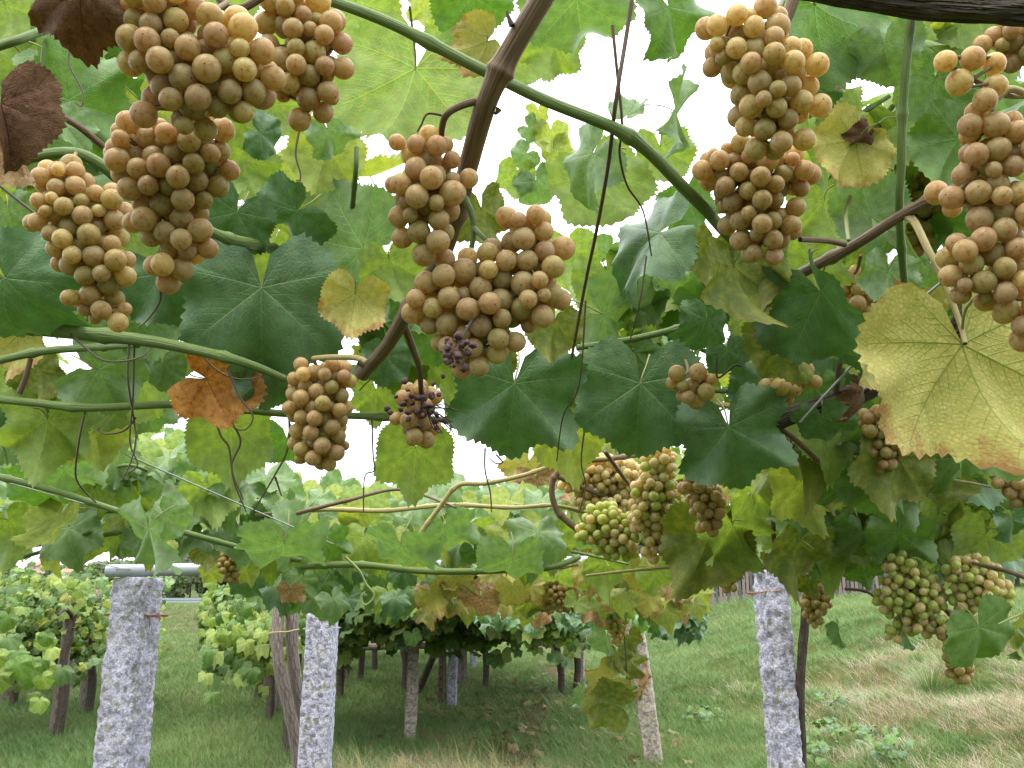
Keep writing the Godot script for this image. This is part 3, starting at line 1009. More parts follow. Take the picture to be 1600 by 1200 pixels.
func build_posts():
	var s := stand(216, 903, 3.8, -2)
	var p0 := rough_post("granite_post", "rough white granite post with a rusty wire tie, under the pipe end", "post", s[0], s[1], 0.188, 0.172, 0.13, M.granite, 3, "granite pergola posts", 0.0095)
	ring(p0, P(213, 961, 3.8), 0.212, 0.170, M.rusty_wire, 0.0035, 0.0, 0.28 * sin(3 * 1.7))
	box("wire_twist", p0, P(249, 963, 3.72), Vector3(0.008, 0.03, 0.008), M.rusty_wire, Basis(Vector3(0, 0, 1), 0.4))
	var stain := SurfaceTool.new()
	stain.begin(Mesh.PRIMITIVE_TRIANGLES)
	stain.set_meta("vc", 0)
	for k in 5:
		var x0 := 222.0 + k * 3.2
		tube_st(stain, [P(x0, 962, 3.722) - p0.position, P(x0 - 1.0, 975 + k % 3 * 3, 3.722) - p0.position, P(x0 - 2.5, 985 + (k * 7) % 20, 3.722) - p0.position], 0.0035, 0.001, 5, 3)
	part("rust_stain", stain.commit(), M.rust_stain, p0, Transform3D(Basis(), p0.position))
	s = stand(505, 958, 5.2, -3)
	var p1 := rough_post("granite_post", "squared pale granite post beside the twin vine trunks", "post", s[0], s[1], 0.175, 0.16, 0.15, M.granite, 11, "granite pergola posts", 0.005)
	ring(p1, P(503, 982, 5.2), 0.192, 0.182, M.wire, 0.0025, 0.02, 0.28 * sin(11 * 1.7))
	s = stand(1203, 888, 4.0, 8)
	var p2 := rough_post("granite_post", "mossy white granite post with an iron hook beside a thin dark trunk", "post", s[0], s[1], 0.145, 0.11, 0.12, M.granite, 19, "granite pergola posts", 0.011)
	ring(p2, P(1203, 926, 4.0), 0.150, 0.158, M.rusty_wire, 0.0035, 0.0, 0.28 * sin(19 * 1.7))
	tube("hook", p2, [P(1186, 905, 3.95), P(1182, 885, 3.95), P(1185, 872, 3.95), P(1188, 866, 3.95)], 0.009, 0.006, M.granite, 7, 4)
	var g0 := on_ground(640, 1158)
	rough_post("granite_post", "slim grey granite post standing alone under the dark pergola", "post", g0, g0 + Vector3(0.03, 1.62, 0), 0.11, 0.115, 0.11, M.granite_brown, 23, "granite pergola posts", 0.010)
	var g1 := on_ground(1022, 1192)
	rough_post("granite_post", "leaning brownish granite post at the foot of the bank", "post", g1, g1 + Vector3(-0.17, 1.42, 0.0), 0.155, 0.165, 0.15, M.granite_brown, 29, "granite pergola posts", 0.012)
	var k := 0
	for row in [[739, 1044, 0.11, "white granite post far under the pergola beside the track"], [907, 1072, 0.12, "grey granite post with a thin vine trunk, far along the bank foot"], [706, 1106, 0.11, "grey granite post behind the slanting brace"], [872, 1010, 0.12, "pale granite post farthest along the bank foot"]]:
		var g := on_ground(row[0], row[1])
		rough_post("granite_post", row[3], "post", g, g + Vector3(0.02, 1.55, 0), row[2], row[2], row[2], M.granite if k % 2 == 0 else M.granite_brown, 31 + k, "granite pergola posts", 0.008)
		k += 1
	# wooden posts of the rows
	var labels := ["thick dark wooden post under the pergola, bearing the slanting brace", "brown wooden post under the pergola beside the white granite post", "thin wooden post at the foot of the bank", "slim dark wooden post deep under the pergola"]
	k = 0
	for row in [[690, 1100, 0.10], [722, 1070, 0.13], [887, 1046, 0.10], [541, 1060, 0.09]]:
		var g := on_ground(row[0], row[1])
		rough_post("wooden_post", labels[k], "post", g, g + Vector3(0, 1.6, 0), row[2], row[2] * 0.9, row[2] * 0.9, M.old_bark if k == 0 or k == 3 else M.grey_wood, 41 + k, "wooden pergola posts", 0.012)
		k += 1
	var br0 := on_ground(652, 1085)
	var br1 := on_ground(690, 1100) + Vector3(0.05, 1.0, 0)
	tag(tube("brace", self, [br0, br0.lerp(br1, 0.5), br1], 0.05, 0.05, M.old_bark, 8, 4, 0.0, 0.12), "dark wooden brace slanting against the thick post under the pergola", "brace")
	# pipe laid along the post tops
	var pp := thing("pipe", "pale grey metal pipe laid across the tops of the granite posts", "pipe", P(170, 892, 3.76))
	tube("tube", pp, [P(167, 892, 3.76), P(420, 888, 3.80), P(720, 884, 3.86), P(1032, 874, 3.93)], 0.026, 0.026, M.pipe, 14, 6)
	ring(pp, P(196, 891, 3.76), 0.056, 0.056, M.wire)
	# beams of the far pergola
	for row in [[[395, 985, 9.2], [575, 989, 9.0], "dark wooden beam across the posts at the mouth of the far pergola"], [[600, 936, 7.0], [705, 932, 7.0], "short grey wooden beam over the slim granite post"], [[540, 1012, 12.5], [760, 1008, 12.5], "dark wooden beam deep inside the far pergola"]]:
		var a := P(row[0][0], row[0][1], row[0][2])
		var b := P(row[1][0], row[1][1], row[1][2])
		tag(tube("beam", self, [a, a.lerp(b, 0.5) + Vector3(0, 0.01, 0), b], 0.05, 0.045, M.grey_wood, 8, 4, 0.0, 0.12), row[2], "beam", "beams of the pergola")

# ------------------------------------------------------------------ far vines
var foot := Vector3.ZERO
const GREEN_FAR := [Color(0.17, 0.30, 0.07), Color(0.30, 0.42, 0.10), Color(0.42, 0.52, 0.15), Color(0.12, 0.22, 0.06)]

func far_vine(called: String, label: String, group: String, base: Vector3, lo: float, hi: float, half: Vector3, axis: Vector3, n_leaf: int, n_mass: int, tones: Array, size: float, trunk := true, face := 0.35, drop := 0.0):
	# base on the ground; leaves fill a box of half extents (along axis, -, across) between heights lo and hi
	var o := thing(called, label, "grapevine", base, group)
	var across := Vector3(-axis.z, 0, axis.x)
	if trunk:
		var tw := Vector3(rf(-0.08, 0.08), 0, rf(-0.08, 0.08))
		var ft := foot if foot != Vector3.ZERO else base
		foot = Vector3.ZERO
		tube("trunk", o, [ft + Vector3(0, -0.1, 0), ft + Vector3(0.02, 0.35, 0) + tw * 0.5, ft.lerp(base, 0.08) + Vector3(-0.03, 0.8, 0) + tw, ft.lerp(base, 0.3) + Vector3(0, lo + 0.15, 0) + tw, base + Vector3(0.02, (lo + hi) * 0.5 + 0.1, 0) + tw * 1.3], 0.052, 0.034, M.old_bark, 9, 5, 0.0, 0.28)
		for s in [-1.0, 1.0]:
			var m: Vector3 = base + tw * 1.3 + Vector3(0, (lo + hi) * 0.5 + 0.05, 0)
			tube("arm", o, [m, m + axis * s * half.x * 0.5 + Vector3(0, 0.08, 0), m + axis * s * half.x * 0.95 + Vector3(0, 0.04, 0)], 0.026, 0.012, M.old_bark, 6, 4, 0.0, 0.2)
	var masses := []
	var blobs := []
	for k in 14: blobs.append([rf(-1, 1), rf(0, 1), rf(-1, 1), rf(0.25, 0.5)])
	for k in n_leaf + n_mass:
		var bl: Array = blobs[rng.randi() % blobs.size()]
		var u: float = clampf(bl[0] + rng.randfn() * bl[3] * 0.5, -1.1, 1.1)
		var v: float = clampf(bl[2] + rng.randfn() * bl[3] * 0.5, -1.1, 1.1)
		var hfr: float = clampf(bl[1] + rng.randfn() * 0.22, -0.12, 1.12)
		var c := base + axis * u * half.x + across * v * half.z
		c.y = base.y + lerpf(lo, hi, hfr)
		if drop > 0.0 and rng.randf() < 0.25: c.y -= rng.randf() * drop
		if face > 0.45 and rng.randf() < 0.14: c.y += rng.randf() * 0.3
		var out := Vector3(c.x - base.x, 0, c.z - base.z).normalized()
		var nrm := Vector3(0, 0.75, face) + out * 0.35 + rand_unit() * 0.55
		var tip := Vector3(0, -0.7, 0.3) + out * 0.4 + rand_unit() * 0.4
		var sz := size * rf(0.6, 1.2)
		if k < n_leaf: leaf_dir(o, c, nrm, tip, sz, pick(tones), rng.randi() % 8, true)
		else:
			var col: Color = GREEN_FAR[rng.randi() % 4] * rf(0.8, 1.2)
			masses.append([leaf_xf(c, nrm, tip, sz), col])
	if masses.size() > 0: leaf_mass("foliage", o, masses)
	return o

func build_far_vines():
	var ax := Vector3(-0.334, 0, -0.943)
	var green := ["leaf_midtone", 4.0, "leaf_backlit", 3.0, "leaf_shaded", 1.5, "leaf_skylit", 1.5, "leaf_lime", 0.8]
	var bright := ["leaf_backlit", 3.0, "leaf_skylit", 2.0, "leaf_lime", 3.2, "leaf_midtone", 2.0, "leaf_yellowed", 0.4]
	# row at the far side of the grass lane
	var k := 0
	var spots := [[88, 1152, "bushy pale green vine on the wooden stake across the grass lane"], [137, 1118, "pale green vine on a leaning stake, second in the row across the lane"], [12, 1092, "vine at the shaded end of the row across the lane"], [60, 1075, "vine behind the bushy one in the row across the lane"]]
	for sp in spots:
		var g := on_ground(sp[0], sp[1])
		far_vine("grapevine", sp[2], "vines in the row across the lane", g, 0.80, 1.50 if k < 2 else 1.46, Vector3(1.15, 0, 0.75), ax, 230 if k < 2 else 150, 330, bright, 0.105, true, 0.6, 0.35)
		k += 1
	for row in [[-4.6, -7.4], [-5.2, -9.2], [-6.4, -12.0], [-7.4, -15.0], [-8.5, -18.0], [-9.6, -21.2], [-8.6, -11.5], [-10.5, -17.0], [-12.5, -22.0]]:
		var g := Vector3(row[0], ground_h(row[0], row[1]), row[1])
		far_vine("grapevine", "pale green vine farther along the row across the lane", "vines in the row across the lane, far end", g, 0.80, 1.38, Vector3(1.6, 0, 0.9), ax, 0, 480, bright, 0.14, true, 0.6, 0.25)
	# stakes of that row
	for sp in [[85, 1150], [130, 1110], [100, 1100], [8, 1095]]:
		var g := on_ground(sp[0], sp[1])
		tag(tube("stake", self, [g + Vector3(0, -0.05, 0), g + Vector3(0.01, 0.7, 0), g + Vector3(0.04, 1.45, 0)], 0.065, 0.055, M.grey_wood, 8, 4, 0.0, 0.1), "round grey wooden stake under the pale vines across the lane", "stake", "stakes of the row across the lane")
	# row on the near side of the lane, running away from the squared granite post
	for row in [[-2.05, -8.6], [-2.75, -10.6], [-3.4, -12.4], [-4.1, -14.4], [-4.8, -16.6], [-5.6, -19.0], [-6.5, -21.6], [-7.4, -24.2]]:
		var g := Vector3(row[0], ground_h(row[0], row[1]), row[1])
		far_vine("grapevine", "vine on a stake along the near edge of the grass lane", "vines along the near edge of the lane", g, 0.85, 1.34, Vector3(1.15, 0, 0.7), ax, 90 if row[1] > -13 else 0, 330, green, 0.125, true, 0.5, 0.2)
		var q := g + ax * 0.9 + Vector3(0.15, 0, 0)
		tag(tube("stake", self, [q + Vector3(0, -0.05, 0), q + Vector3(0, 0.7, 0), q + Vector3(0.02, 1.4, 0)], 0.055, 0.05, M.grey_wood, 8, 4, 0.0, 0.1), "wooden stake among the vines along the near edge of the lane", "stake", "stakes along the near edge of the lane")
	# far pergola: dense dark canopy over the track
	for row in [[-0.9, -8.8, 150, 531, 1092], [0.35, -8.9, 150, 897, 1085], [-1.3, -11.0, 90, 562, 1064], [0.1, -11.2, 90, 862, 1036], [-1.9, -13.4, 0, 631, 1080], [-0.4, -13.8, 0, 0, 0], [0.7, -13.2, 0, 0, 0], [-2.4, -16.0, 0, 585, 1050], [-0.9, -16.5, 0, 0, 0], [-1.6, -19.5, 0, 0, 0], [-3.2, -19.0, 0, 0, 0]]:
		var g := Vector3(row[0], ground_h(row[0], row[1]), row[1])
		foot = on_ground(row[3], row[4]) if row[3] > 0 else g
		far_vine("grapevine", "dark trunked vine carrying the dense canopy of the far pergola", "vines of the far pergola", g, 1.08, 1.85, Vector3(1.25, 0, 1.05), ax, row[2], 1500, green, 0.16, true, 0.2, 0.16)
	# twin trunks tied together beside the squared post
	var tw := thing("grapevine", "grey twin trunked vine tied with string beside the squared granite post", "grapevine", P(478, 1330, 5.3))
	tube("trunk", tw, [P(484, 1340, 5.3), P(468, 1200, 5.3), P(452, 1110, 5.28), P(433, 1020, 5.28), P(437, 945, 5.35)], 0.036, 0.038, M.grey_wood, 10, 7, 0.0, 0.22)
	tube("trunk", tw, [P(496, 1340, 5.4), P(486, 1200, 5.38), P(470, 1110, 5.38), P(458, 1030, 5.37), P(456, 930, 5.4)], 0.036, 0.036, M.grey_wood, 10, 7, 0.0, 0.22)
	ring(tw, P(444, 988, 5.33), 0.15, 0.16, M.cane_tan, 0.004, 0.1)
	var t2 := thing("grapevine", "thin straight vine trunk beside the mossy granite post", "grapevine", P(1254, 1400, 3.85))
	tube("trunk", t2, [P(1252, 1420, 3.85), P(1253, 1200, 3.85), P(1250, 1080, 3.85), P(1257, 980, 3.85), P(1262, 905, 3.8)], 0.023, 0.019, M.old_bark, 9, 7, 0.0, 0.14)

# ------------------------------------------------------------------ the row across, two to four metres off
# leaves strewn through a slab of the canopy: pixel window, depth range, size range in metres
func fill(parent: Node, x0, x1, y0, y1, d0, d1, n: int, s0, s1, tones: Array, nrm: Vector3, spread: float, gaps := []):
	var made := 0
	var tries := 0
	while made < n and tries < n * 6:
		tries += 1
		var px := rf(x0, x1)
		var py := rf(y0, y1)
		var hit := false
		for g in gaps:
			var q := Vector2((px - g[0]) / g[2], (py - g[1]) / g[3])
			if q.length() < 1.0: hit = true
		if hit: continue
		var c := P(px, py, rf(d0, d1))
		leaf_dir(parent, c, nrm + rand_unit() * spread, Vector3(rf(-0.5, 0.5), -1.0, rf(-0.1, 0.5)), rf(s0, s1), pick(tones), rng.randi() % 8)
		made += 1

func build_mid_vines():
	var pale := ["leaf_skylit", 4.5, "leaf_backlit", 2.6, "leaf_midtone", 1.4, "leaf_lime", 1.4]
	var front := Vector3(0.0, 0.5, 0.75)
	# vine over the first granite post
	var o := thing("grapevine", "pale leaved vine trained above the white granite post with the rusty tie", "grapevine", Vector3(-2.0, 1.5, -2.6), "vines of the row over the pipe")
	var gaps := [[150, 880, 60, 40], [230, 893, 200, 46], [330, 610, 120, 60], [60, 700, 20, 20], [610, 690, 120, 60]]
	fill(o, -20, 420, 690, 860, 1.9, 3.0, 120, 0.085, 0.14, pale, front, 0.45, gaps)
	fill(o, -60, 400, 640, 830, 3.0, 4.5, 90, 0.09, 0.14, pale, front, 0.5, gaps)
	fill(o, -30, 60, 760, 850, 2.0, 3.5, 22, 0.09, 0.13, pale, front, 0.5, [])
	for r in [[236, 850, 124, 1.62, 4, 8, -46, 1, "leaf_skylit", 2], [268, 815, 70, 1.66, 40, 20, 20, 1, "leaf_skylit", 1], [442, 868, 128, 1.70, -14, 30, 18, 1, "leaf_skylit", 6], [110, 745, 95, 1.8, 20, 35, 0, 1, "leaf_skylit", 2], [60, 770, 100, 1.9, -10, 30, 10, 1, "leaf_midtone", 1], [255, 770, 70, 2.0, 0, 10, 0, 1, "leaf_skylit", 3], [190, 740, 60, 2.0, 30, 10, 0, 1, "leaf_skylit", 2], [330, 770, 80, 1.9, 10, 20, 10, -1, "leaf_backlit", 3], [310, 810, 60, 2.0, -20, 20, 10, 1, "leaf_midtone", 1], [20, 830, 90, 2.0, 10, 20, 0, -1, "leaf_backlit", 1], [150, 840, 80, 2.2, -30, 20, 0, -1, "leaf_backlit", 2], [80, 850, 70, 2.2, 0, 30, 0, 1, "leaf_midtone", 3],
		[385, 890, 40, 2.6, 30, 20, 0, -1, "leaf_lime", 3], [350, 880, 46, 2.6, -20, 20, 0, 1, "leaf_lime", 1], [330, 900, 36, 2.7, 0, 10, 0, 1, "leaf_lime", 2], [325, 860, 50, 2.5, 10, 10, 0, -1, "leaf_blotched", 3], [390, 920, 60, 2.8, 10, 10, 0, 1, "leaf_shaded", 3]]: leaf_at(o, r)
	cane("cane", o, [[-30, 738, 1.75], [80, 765, 1.75], [180, 797, 1.75], [290, 832, 1.78], [395, 860, 1.85], [470, 875, 1.9]], 10, 8, M.cane_green)
	shoots(o, -20, 300, 690, 830, 1.8, 2.6, 8)
	cane("cane", o, [[-20, 855, 2.1], [60, 850, 2.1], [150, 838, 2.1], [190, 830, 2.1]], 10, 8, M.cane_green)
	# vine over the middle of the pipe
	o = thing("grapevine", "pale leaved vine trained along the middle of the pipe", "grapevine", Vector3(-0.3, 1.5, -2.8), "vines of the row over the pipe")
	gaps = [[610, 690, 150, 75], [840, 750, 30, 26], [760, 720, 70, 40], [700, 884, 70, 22], [520, 887, 40, 18]]
	fill(o, 400, 860, 765, 875, 1.9, 3.1, 100, 0.085, 0.135, pale, front, 0.45, gaps)
	fill(o, 400, 900, 740, 850, 3.0, 4.4, 90, 0.09, 0.14, pale + ["leaf_yellowed", 0.5], front, 0.5, gaps)
	fill(o, 400, 640, 880, 945, 2.6, 3.8, 46, 0.08, 0.12, ["leaf_midtone", 3.0, "leaf_shaded", 2.5, "leaf_skylit", 2.0, "leaf_backlit", 1.0], front, 0.5, [])
	fill(o, 655, 900, 895, 962, 3.0, 3.7, 64, 0.07, 0.11, ["leaf_yellowed", 3.2, "leaf_blotched", 0.3, "leaf_dry", 0.6, "leaf_lime", 1.6, "leaf_skylit", 0.8], front, 0.5, [])
	for r in [[630, 868, 112, 1.8, 8, 32, -28, 1, "leaf_skylit", 1], [700, 838, 90, 1.9, 10, 30, 20, 1, "leaf_skylit", 2], [797, 888, 102, 1.8, -8, 26, 14, 1, "leaf_skylit", 3], [515, 855, 62, 2.0, 10, 10, 20, 1, "leaf_midtone", 2], [470, 835, 100, 1.9, 90, 50, 0, 1, "leaf_skylit", 1], [565, 862, 70, 2.1, 0, 20, 0, 1, "leaf_backlit", 2], [735, 838, 70, 2.1, 0, 30, 0, 1, "leaf_backlit", 1], [775, 830, 50, 2.2, 20, 15, 0, 1, "leaf_lime", 3], [742, 868, 44, 2.1, 10, 15, 0, 1, "leaf_midtone", 0], [530, 812, 60, 2.3, 0, 30, 0, -1, "leaf_lime", 3], [455, 930, 40, 2.4, 0, 10, 0, 1, "leaf_dry", 2], [845, 760, 80, 2.6, 20, 20, 0, -1, "leaf_dry", 3], [820, 735, 80, 2.6, -20, 20, 0, -1, "leaf_yellowed", 2], [860, 850, 70, 2.1, 10, 20, 0, -1, "leaf_backlit", 1], [900, 845, 60, 2.2, -10, 20, 0, 1, "leaf_skylit", 3],
		[715, 915, 60, 3.0, 10, 10, 0, 1, "leaf_yellowed", 2], [745, 945, 62, 3.0, -20, 15, 0, 1, "leaf_dry", 3], [680, 935, 50, 3.0, 30, 10, 0, -1, "leaf_yellowed", 1], [800, 930, 55, 3.0, 0, 10, 0, 1, "leaf_yellowed", 0], [830, 945, 50, 3.1, 10, 10, 0, 1, "leaf_lime", 2], [870, 915, 60, 3.1, 0, 20, 0, 1, "leaf_backlit", 1], [900, 945, 50, 3.1, -20, 10, 0, 1, "leaf_dry", 3]]: leaf_at(o, r)
	cane("cane", o, [[470, 885, 2.0], [560, 882, 2.0], [660, 892, 2.0], [760, 892, 2.0], [860, 886, 2.05], [905, 870, 2.1]], 11, 9, M.cane_green)
	cane("cane", o, [[400, 806, 1.98], [500, 796, 1.95], [600, 798, 1.93], [700, 789, 1.93], [800, 793, 1.95], [865, 790, 1.97], [920, 802, 2.0]], 8, 6, M.cane_tan)
	cane("cane", o, [[645, 850, 1.8], [685, 795, 1.8], [715, 759, 1.8], [760, 755, 1.8], [820, 742, 1.8], [880, 722, 1.82], [950, 716, 1.84]], 8, 6, M.cane_tan)
	shoots(o, 420, 800, 770, 870, 1.85, 2.6, 8)
	cane("cane", o, [[400, 800, 2.8], [470, 795, 2.8], [540, 800, 2.8]], 9, 8, M.cane_tan)
	cane("tendril", o, [[540, 870, 1.95], [562, 892, 1.95], [572, 912, 1.95], [585, 930, 1.95], [572, 945, 1.95], [563, 935, 1.95], [570, 925, 1.95]], 4.0, 2.5, M.tendril_green, 0.0, 5)
	# vine with the hooked arm and the crowded bunches
	o = thing("grapevine", "vine with a hooked brown arm carrying crowded small grape bunches", "grapevine", Vector3(0.4, 1.5, -2.4), "vines of the row over the pipe")
	cane("arm", o, [[905, 830, 1.9], [872, 800, 1.9], [862, 765, 1.9], [872, 738, 1.9], [905, 722, 1.9], [960, 716, 1.92], [1040, 705, 2.0]], 10, 7, M.cane_brown)
	cane("cane", o, [[872, 745, 1.9], [930, 770, 1.92], [985, 790, 1.95], [1060, 800, 2.0]], 8, 6, M.cane_brown)
	cane("cane", o, [[945, 705, 1.7], [985, 760, 1.75], [1010, 785, 1.8]], 7, 5, M.cane_brown)
	fill(o, 890, 1100, 880, 965, 2.7, 3.5, 54, 0.07, 0.11, ["leaf_yellowed", 2.6, "leaf_blotched", 0.4, "leaf_dry", 0.4, "leaf_lime", 1.6, "leaf_backlit", 0.7, "leaf_midtone", 0.8], front, 0.5, [])
	fill(o, 880, 1130, 700, 848, 2.4, 3.2, 64, 0.09, 0.13, ["leaf_backlit", 2.0, "leaf_blotched", 1.5, "leaf_yellowed", 1.5, "leaf_lime", 1.0, "leaf_midtone", 1.5], front, 0.6, [])
	for r in [[1100, 860, 130, 1.6, -15, 15, -20, -1, "leaf_blotched", 1], [1150, 838, 110, 1.55, 20, 20, 20, -1, "leaf_backlit", 2], [1056, 862, 62, 1.7, 10, 15, -40, 1, "leaf_midtone", 0], [1180, 790, 80, 1.7, 0, 20, 0, -1, "leaf_backlit", 3], [1110, 815, 80, 1.7, -30, 20, 0, -1, "leaf_blotched", 2], [1030, 905, 66, 2.5, 30, 20, 0, 1, "leaf_backlit", 2], [985, 900, 66, 2.7, -40, 20, 0, 1, "leaf_yellowed", 1], [1080, 915, 50, 2.7, 20, 20, 0, 1, "leaf_yellowed", 3], [945, 890, 70, 2.4, 0, 30, 10, -1, "leaf_backlit", 1],
		[948, 1005, 52, 3.2, 0, 0, -55, 1, "leaf_skylit", 4], [965, 1030, 46, 3.2, 5, 0, 40, -1, "leaf_blotched", 1], [943, 1068, 66, 3.2, -60, 10, 10, -1, "leaf_yellowed", 2], [948, 1098, 72, 3.15, -100, 10, 0, -1, "leaf_blotched", 3], [912, 1085, 44, 3.2, 10, 0, 60, 1, "leaf_skylit", 1], [985, 1000, 36, 3.25, 20, 10, 0, -1, "leaf_blotched", 0], [990, 1040, 50, 3.25, 30, 10, 40, -1, "leaf_blotched", 2], [995, 1075, 44, 3.3, 0, 0, 60, 1, "leaf_dry", 4], [980, 1085, 40, 3.3, -20, 20, 20, -1, "leaf_midtone", 1], [1013, 1060, 40, 3.2, 10, 0, 70, 1, "leaf_dry", 6]]: leaf_at(o, r)
	cane("cane", o, [[965, 900, 3.2], [972, 960, 3.2], [978, 1020, 3.2], [980, 1070, 3.2]], 5, 3, M.cane_green, 0.06, 6)
	# dark leaves hanging by the leaning post
	fill(o, 1022, 1088, 918, 986, 5.0, 5.8, 170, 0.10, 0.15, ["leaf_shaded", 4.0, "leaf_midtone", 1.0], Vector3(0, 0.5, 0.6), 0.6, [])
	fill(o, 740, 1010, 930, 980, 6.0, 7.6, 130, 0.09, 0.14, ["leaf_shaded", 4.0, "leaf_midtone", 1.2], Vector3(0, 0.5, 0.6), 0.6, [])
	# vine on the right-hand bank side
	o = thing("grapevine", "leafy vine hanging low over the bank beside the mossy granite post", "grapevine", Vector3(1.5, 1.4, -2.2), "vines of the row over the pipe")
	var mix := ["leaf_midtone", 2.6, "leaf_backlit", 3.4, "leaf_shaded", 0.8, "leaf_blotched", 1.0, "leaf_lime", 1.6, "leaf_skylit", 1.4]
	fill(o, 1180, 1640, 720, 862, 1.5, 2.4, 120, 0.09, 0.14, mix, Vector3(0, 0.35, 0.7), 0.55, [[1420, 900, 60, 50], [1530, 905, 55, 40], [1190, 880, 40, 40]])
	fill(o, 1150, 1640, 700, 865, 2.4, 3.6, 100, 0.10, 0.14, mix, Vector3(0, 0.4, 0.7), 0.55, [])
	for r in [[1345, 850, 95, 1.5, 0, 15, 10, 1, "leaf_midtone", 1], [1405, 850, 100, 1.45, 10, 20, -15, 1, "leaf_midtone", 2], [1300, 850, 84, 1.5, 20, 20, 10, 1, "leaf_midtone", 1], [1240, 862, 104, 1.45, -10, 34, 20, -1, "leaf_blotched", 1], [1462, 820, 84, 1.5, 0, 20, 0, -1, "leaf_backlit", 3], [1540, 852, 104, 1.45, 5, 15, 0, -1, "leaf_backlit", 0], [1585, 822, 66, 1.4, 30, 20, 0, 1, "leaf_shaded", 2], [1560, 775, 90, 1.6, -20, 20, 10, 1, "leaf_skylit", 1], [1475, 775, 84, 1.6, 20, 20, 10, -1, "leaf_backlit", 2], [1260, 770, 118, 1.4, 5, 10, 10, -1, "leaf_lime", 0], [1296, 748, 92, 1.3, -20, 10, 20, -1, "leaf_blotched", 1],
		[1535, 1000, 116, 1.25, 20, 10, 10, 1, "leaf_midtone", 0], [1592, 985, 70, 1.3, -30, 10, 30, -1, "leaf_lime", 1], [1600, 1010, 60, 1.3, 0, 10, 40, 1, "leaf_skylit", 2], [1312, 992, 44, 1.6, 8, 0, 50, -1, "leaf_midtone", 4], [1395, 975, 40, 1.7, -25, 0, 40, 1, "leaf_blotched", 4], [1420, 1000, 36, 1.7, 20, 0, 50, -1, "leaf_midtone", 4], [1395, 930, 46, 1.75, 0, 0, 60, 1, "leaf_blotched", 2], [1490, 850, 70, 1.5, 0, 30, 0, -1, "leaf_blotched", 3], [1340, 892, 60, 1.6, -30, 20, 0, 1, "leaf_midtone", 2], [1265, 910, 50, 1.7, 20, 20, 0, -1, "leaf_blotched", 2], [1450, 850, 70, 1.6, -10, 20, 0, 1, "leaf_midtone", 3]]: leaf_at(o, r)
	shoots(o, 1180, 1500, 730, 890, 1.4, 2.0, 9)
	cane("cane", o, [[1370, 790, 1.5], [1400, 850, 1.5], [1440, 915, 1.5], [1488, 962, 1.5]], 11, 8, M.cane_brown)
	cane("cane", o, [[1488, 862, 1.5], [1530, 905, 1.5], [1560, 930, 1.5]], 8, 6, M.cane_brown)
	cane("cane", o, [[1320, 920, 1.65], [1355, 925, 1.65], [1378, 945, 1.65]], 5, 4, M.cane_brown, 0.06, 6)
	cane("cane", o, [[1212, 760, 1.6], [1208, 820, 1.6], [1210, 850, 1.6]], 9, 7, M.cane_brown)
	cane("cane", o, [[1610, 905, 1.3], [1575, 893, 1.3], [1520, 880, 1.35]], 8, 6, M.cane_brown)
	cane("tendril", o, [[1605, 930, 1.2], [1600, 955, 1.2], [1575, 968, 1.2], [1560, 975, 1.2]], 5, 3, M.tendril_green, 0.0, 5)

func shoots(o: Node, x0, x1, y0, y1, d0, d1, n: int):
	for k in n:
		var a := Vector2(rf(x0, x1), rf(y0, y1))
		var dd := rf(d0, d1)
		var run := rf(120, 300) * (1.0 if rng.randf() < 0.7 else -1.0)
		var rise := rf(-60, 50)
		cane("shoot", o, [[a.x, a.y, dd], [a.x + run * 0.3, a.y + rise * 0.6 + rf(-14, 6), dd + rf(-0.1, 0.1)], [a.x + run * 0.65, a.y + rise + rf(-14, 6), dd + rf(-0.15, 0.1)], [a.x + run, a.y + rise * 0.7 + rf(0, 26), dd + rf(-0.2, 0.1)]], rf(6, 9), 3.5, M.cane_green if rng.randf() < 0.6 else (M.cane_tan if rng.randf() < 0.6 else M.cane_brown), 0.07, 7)

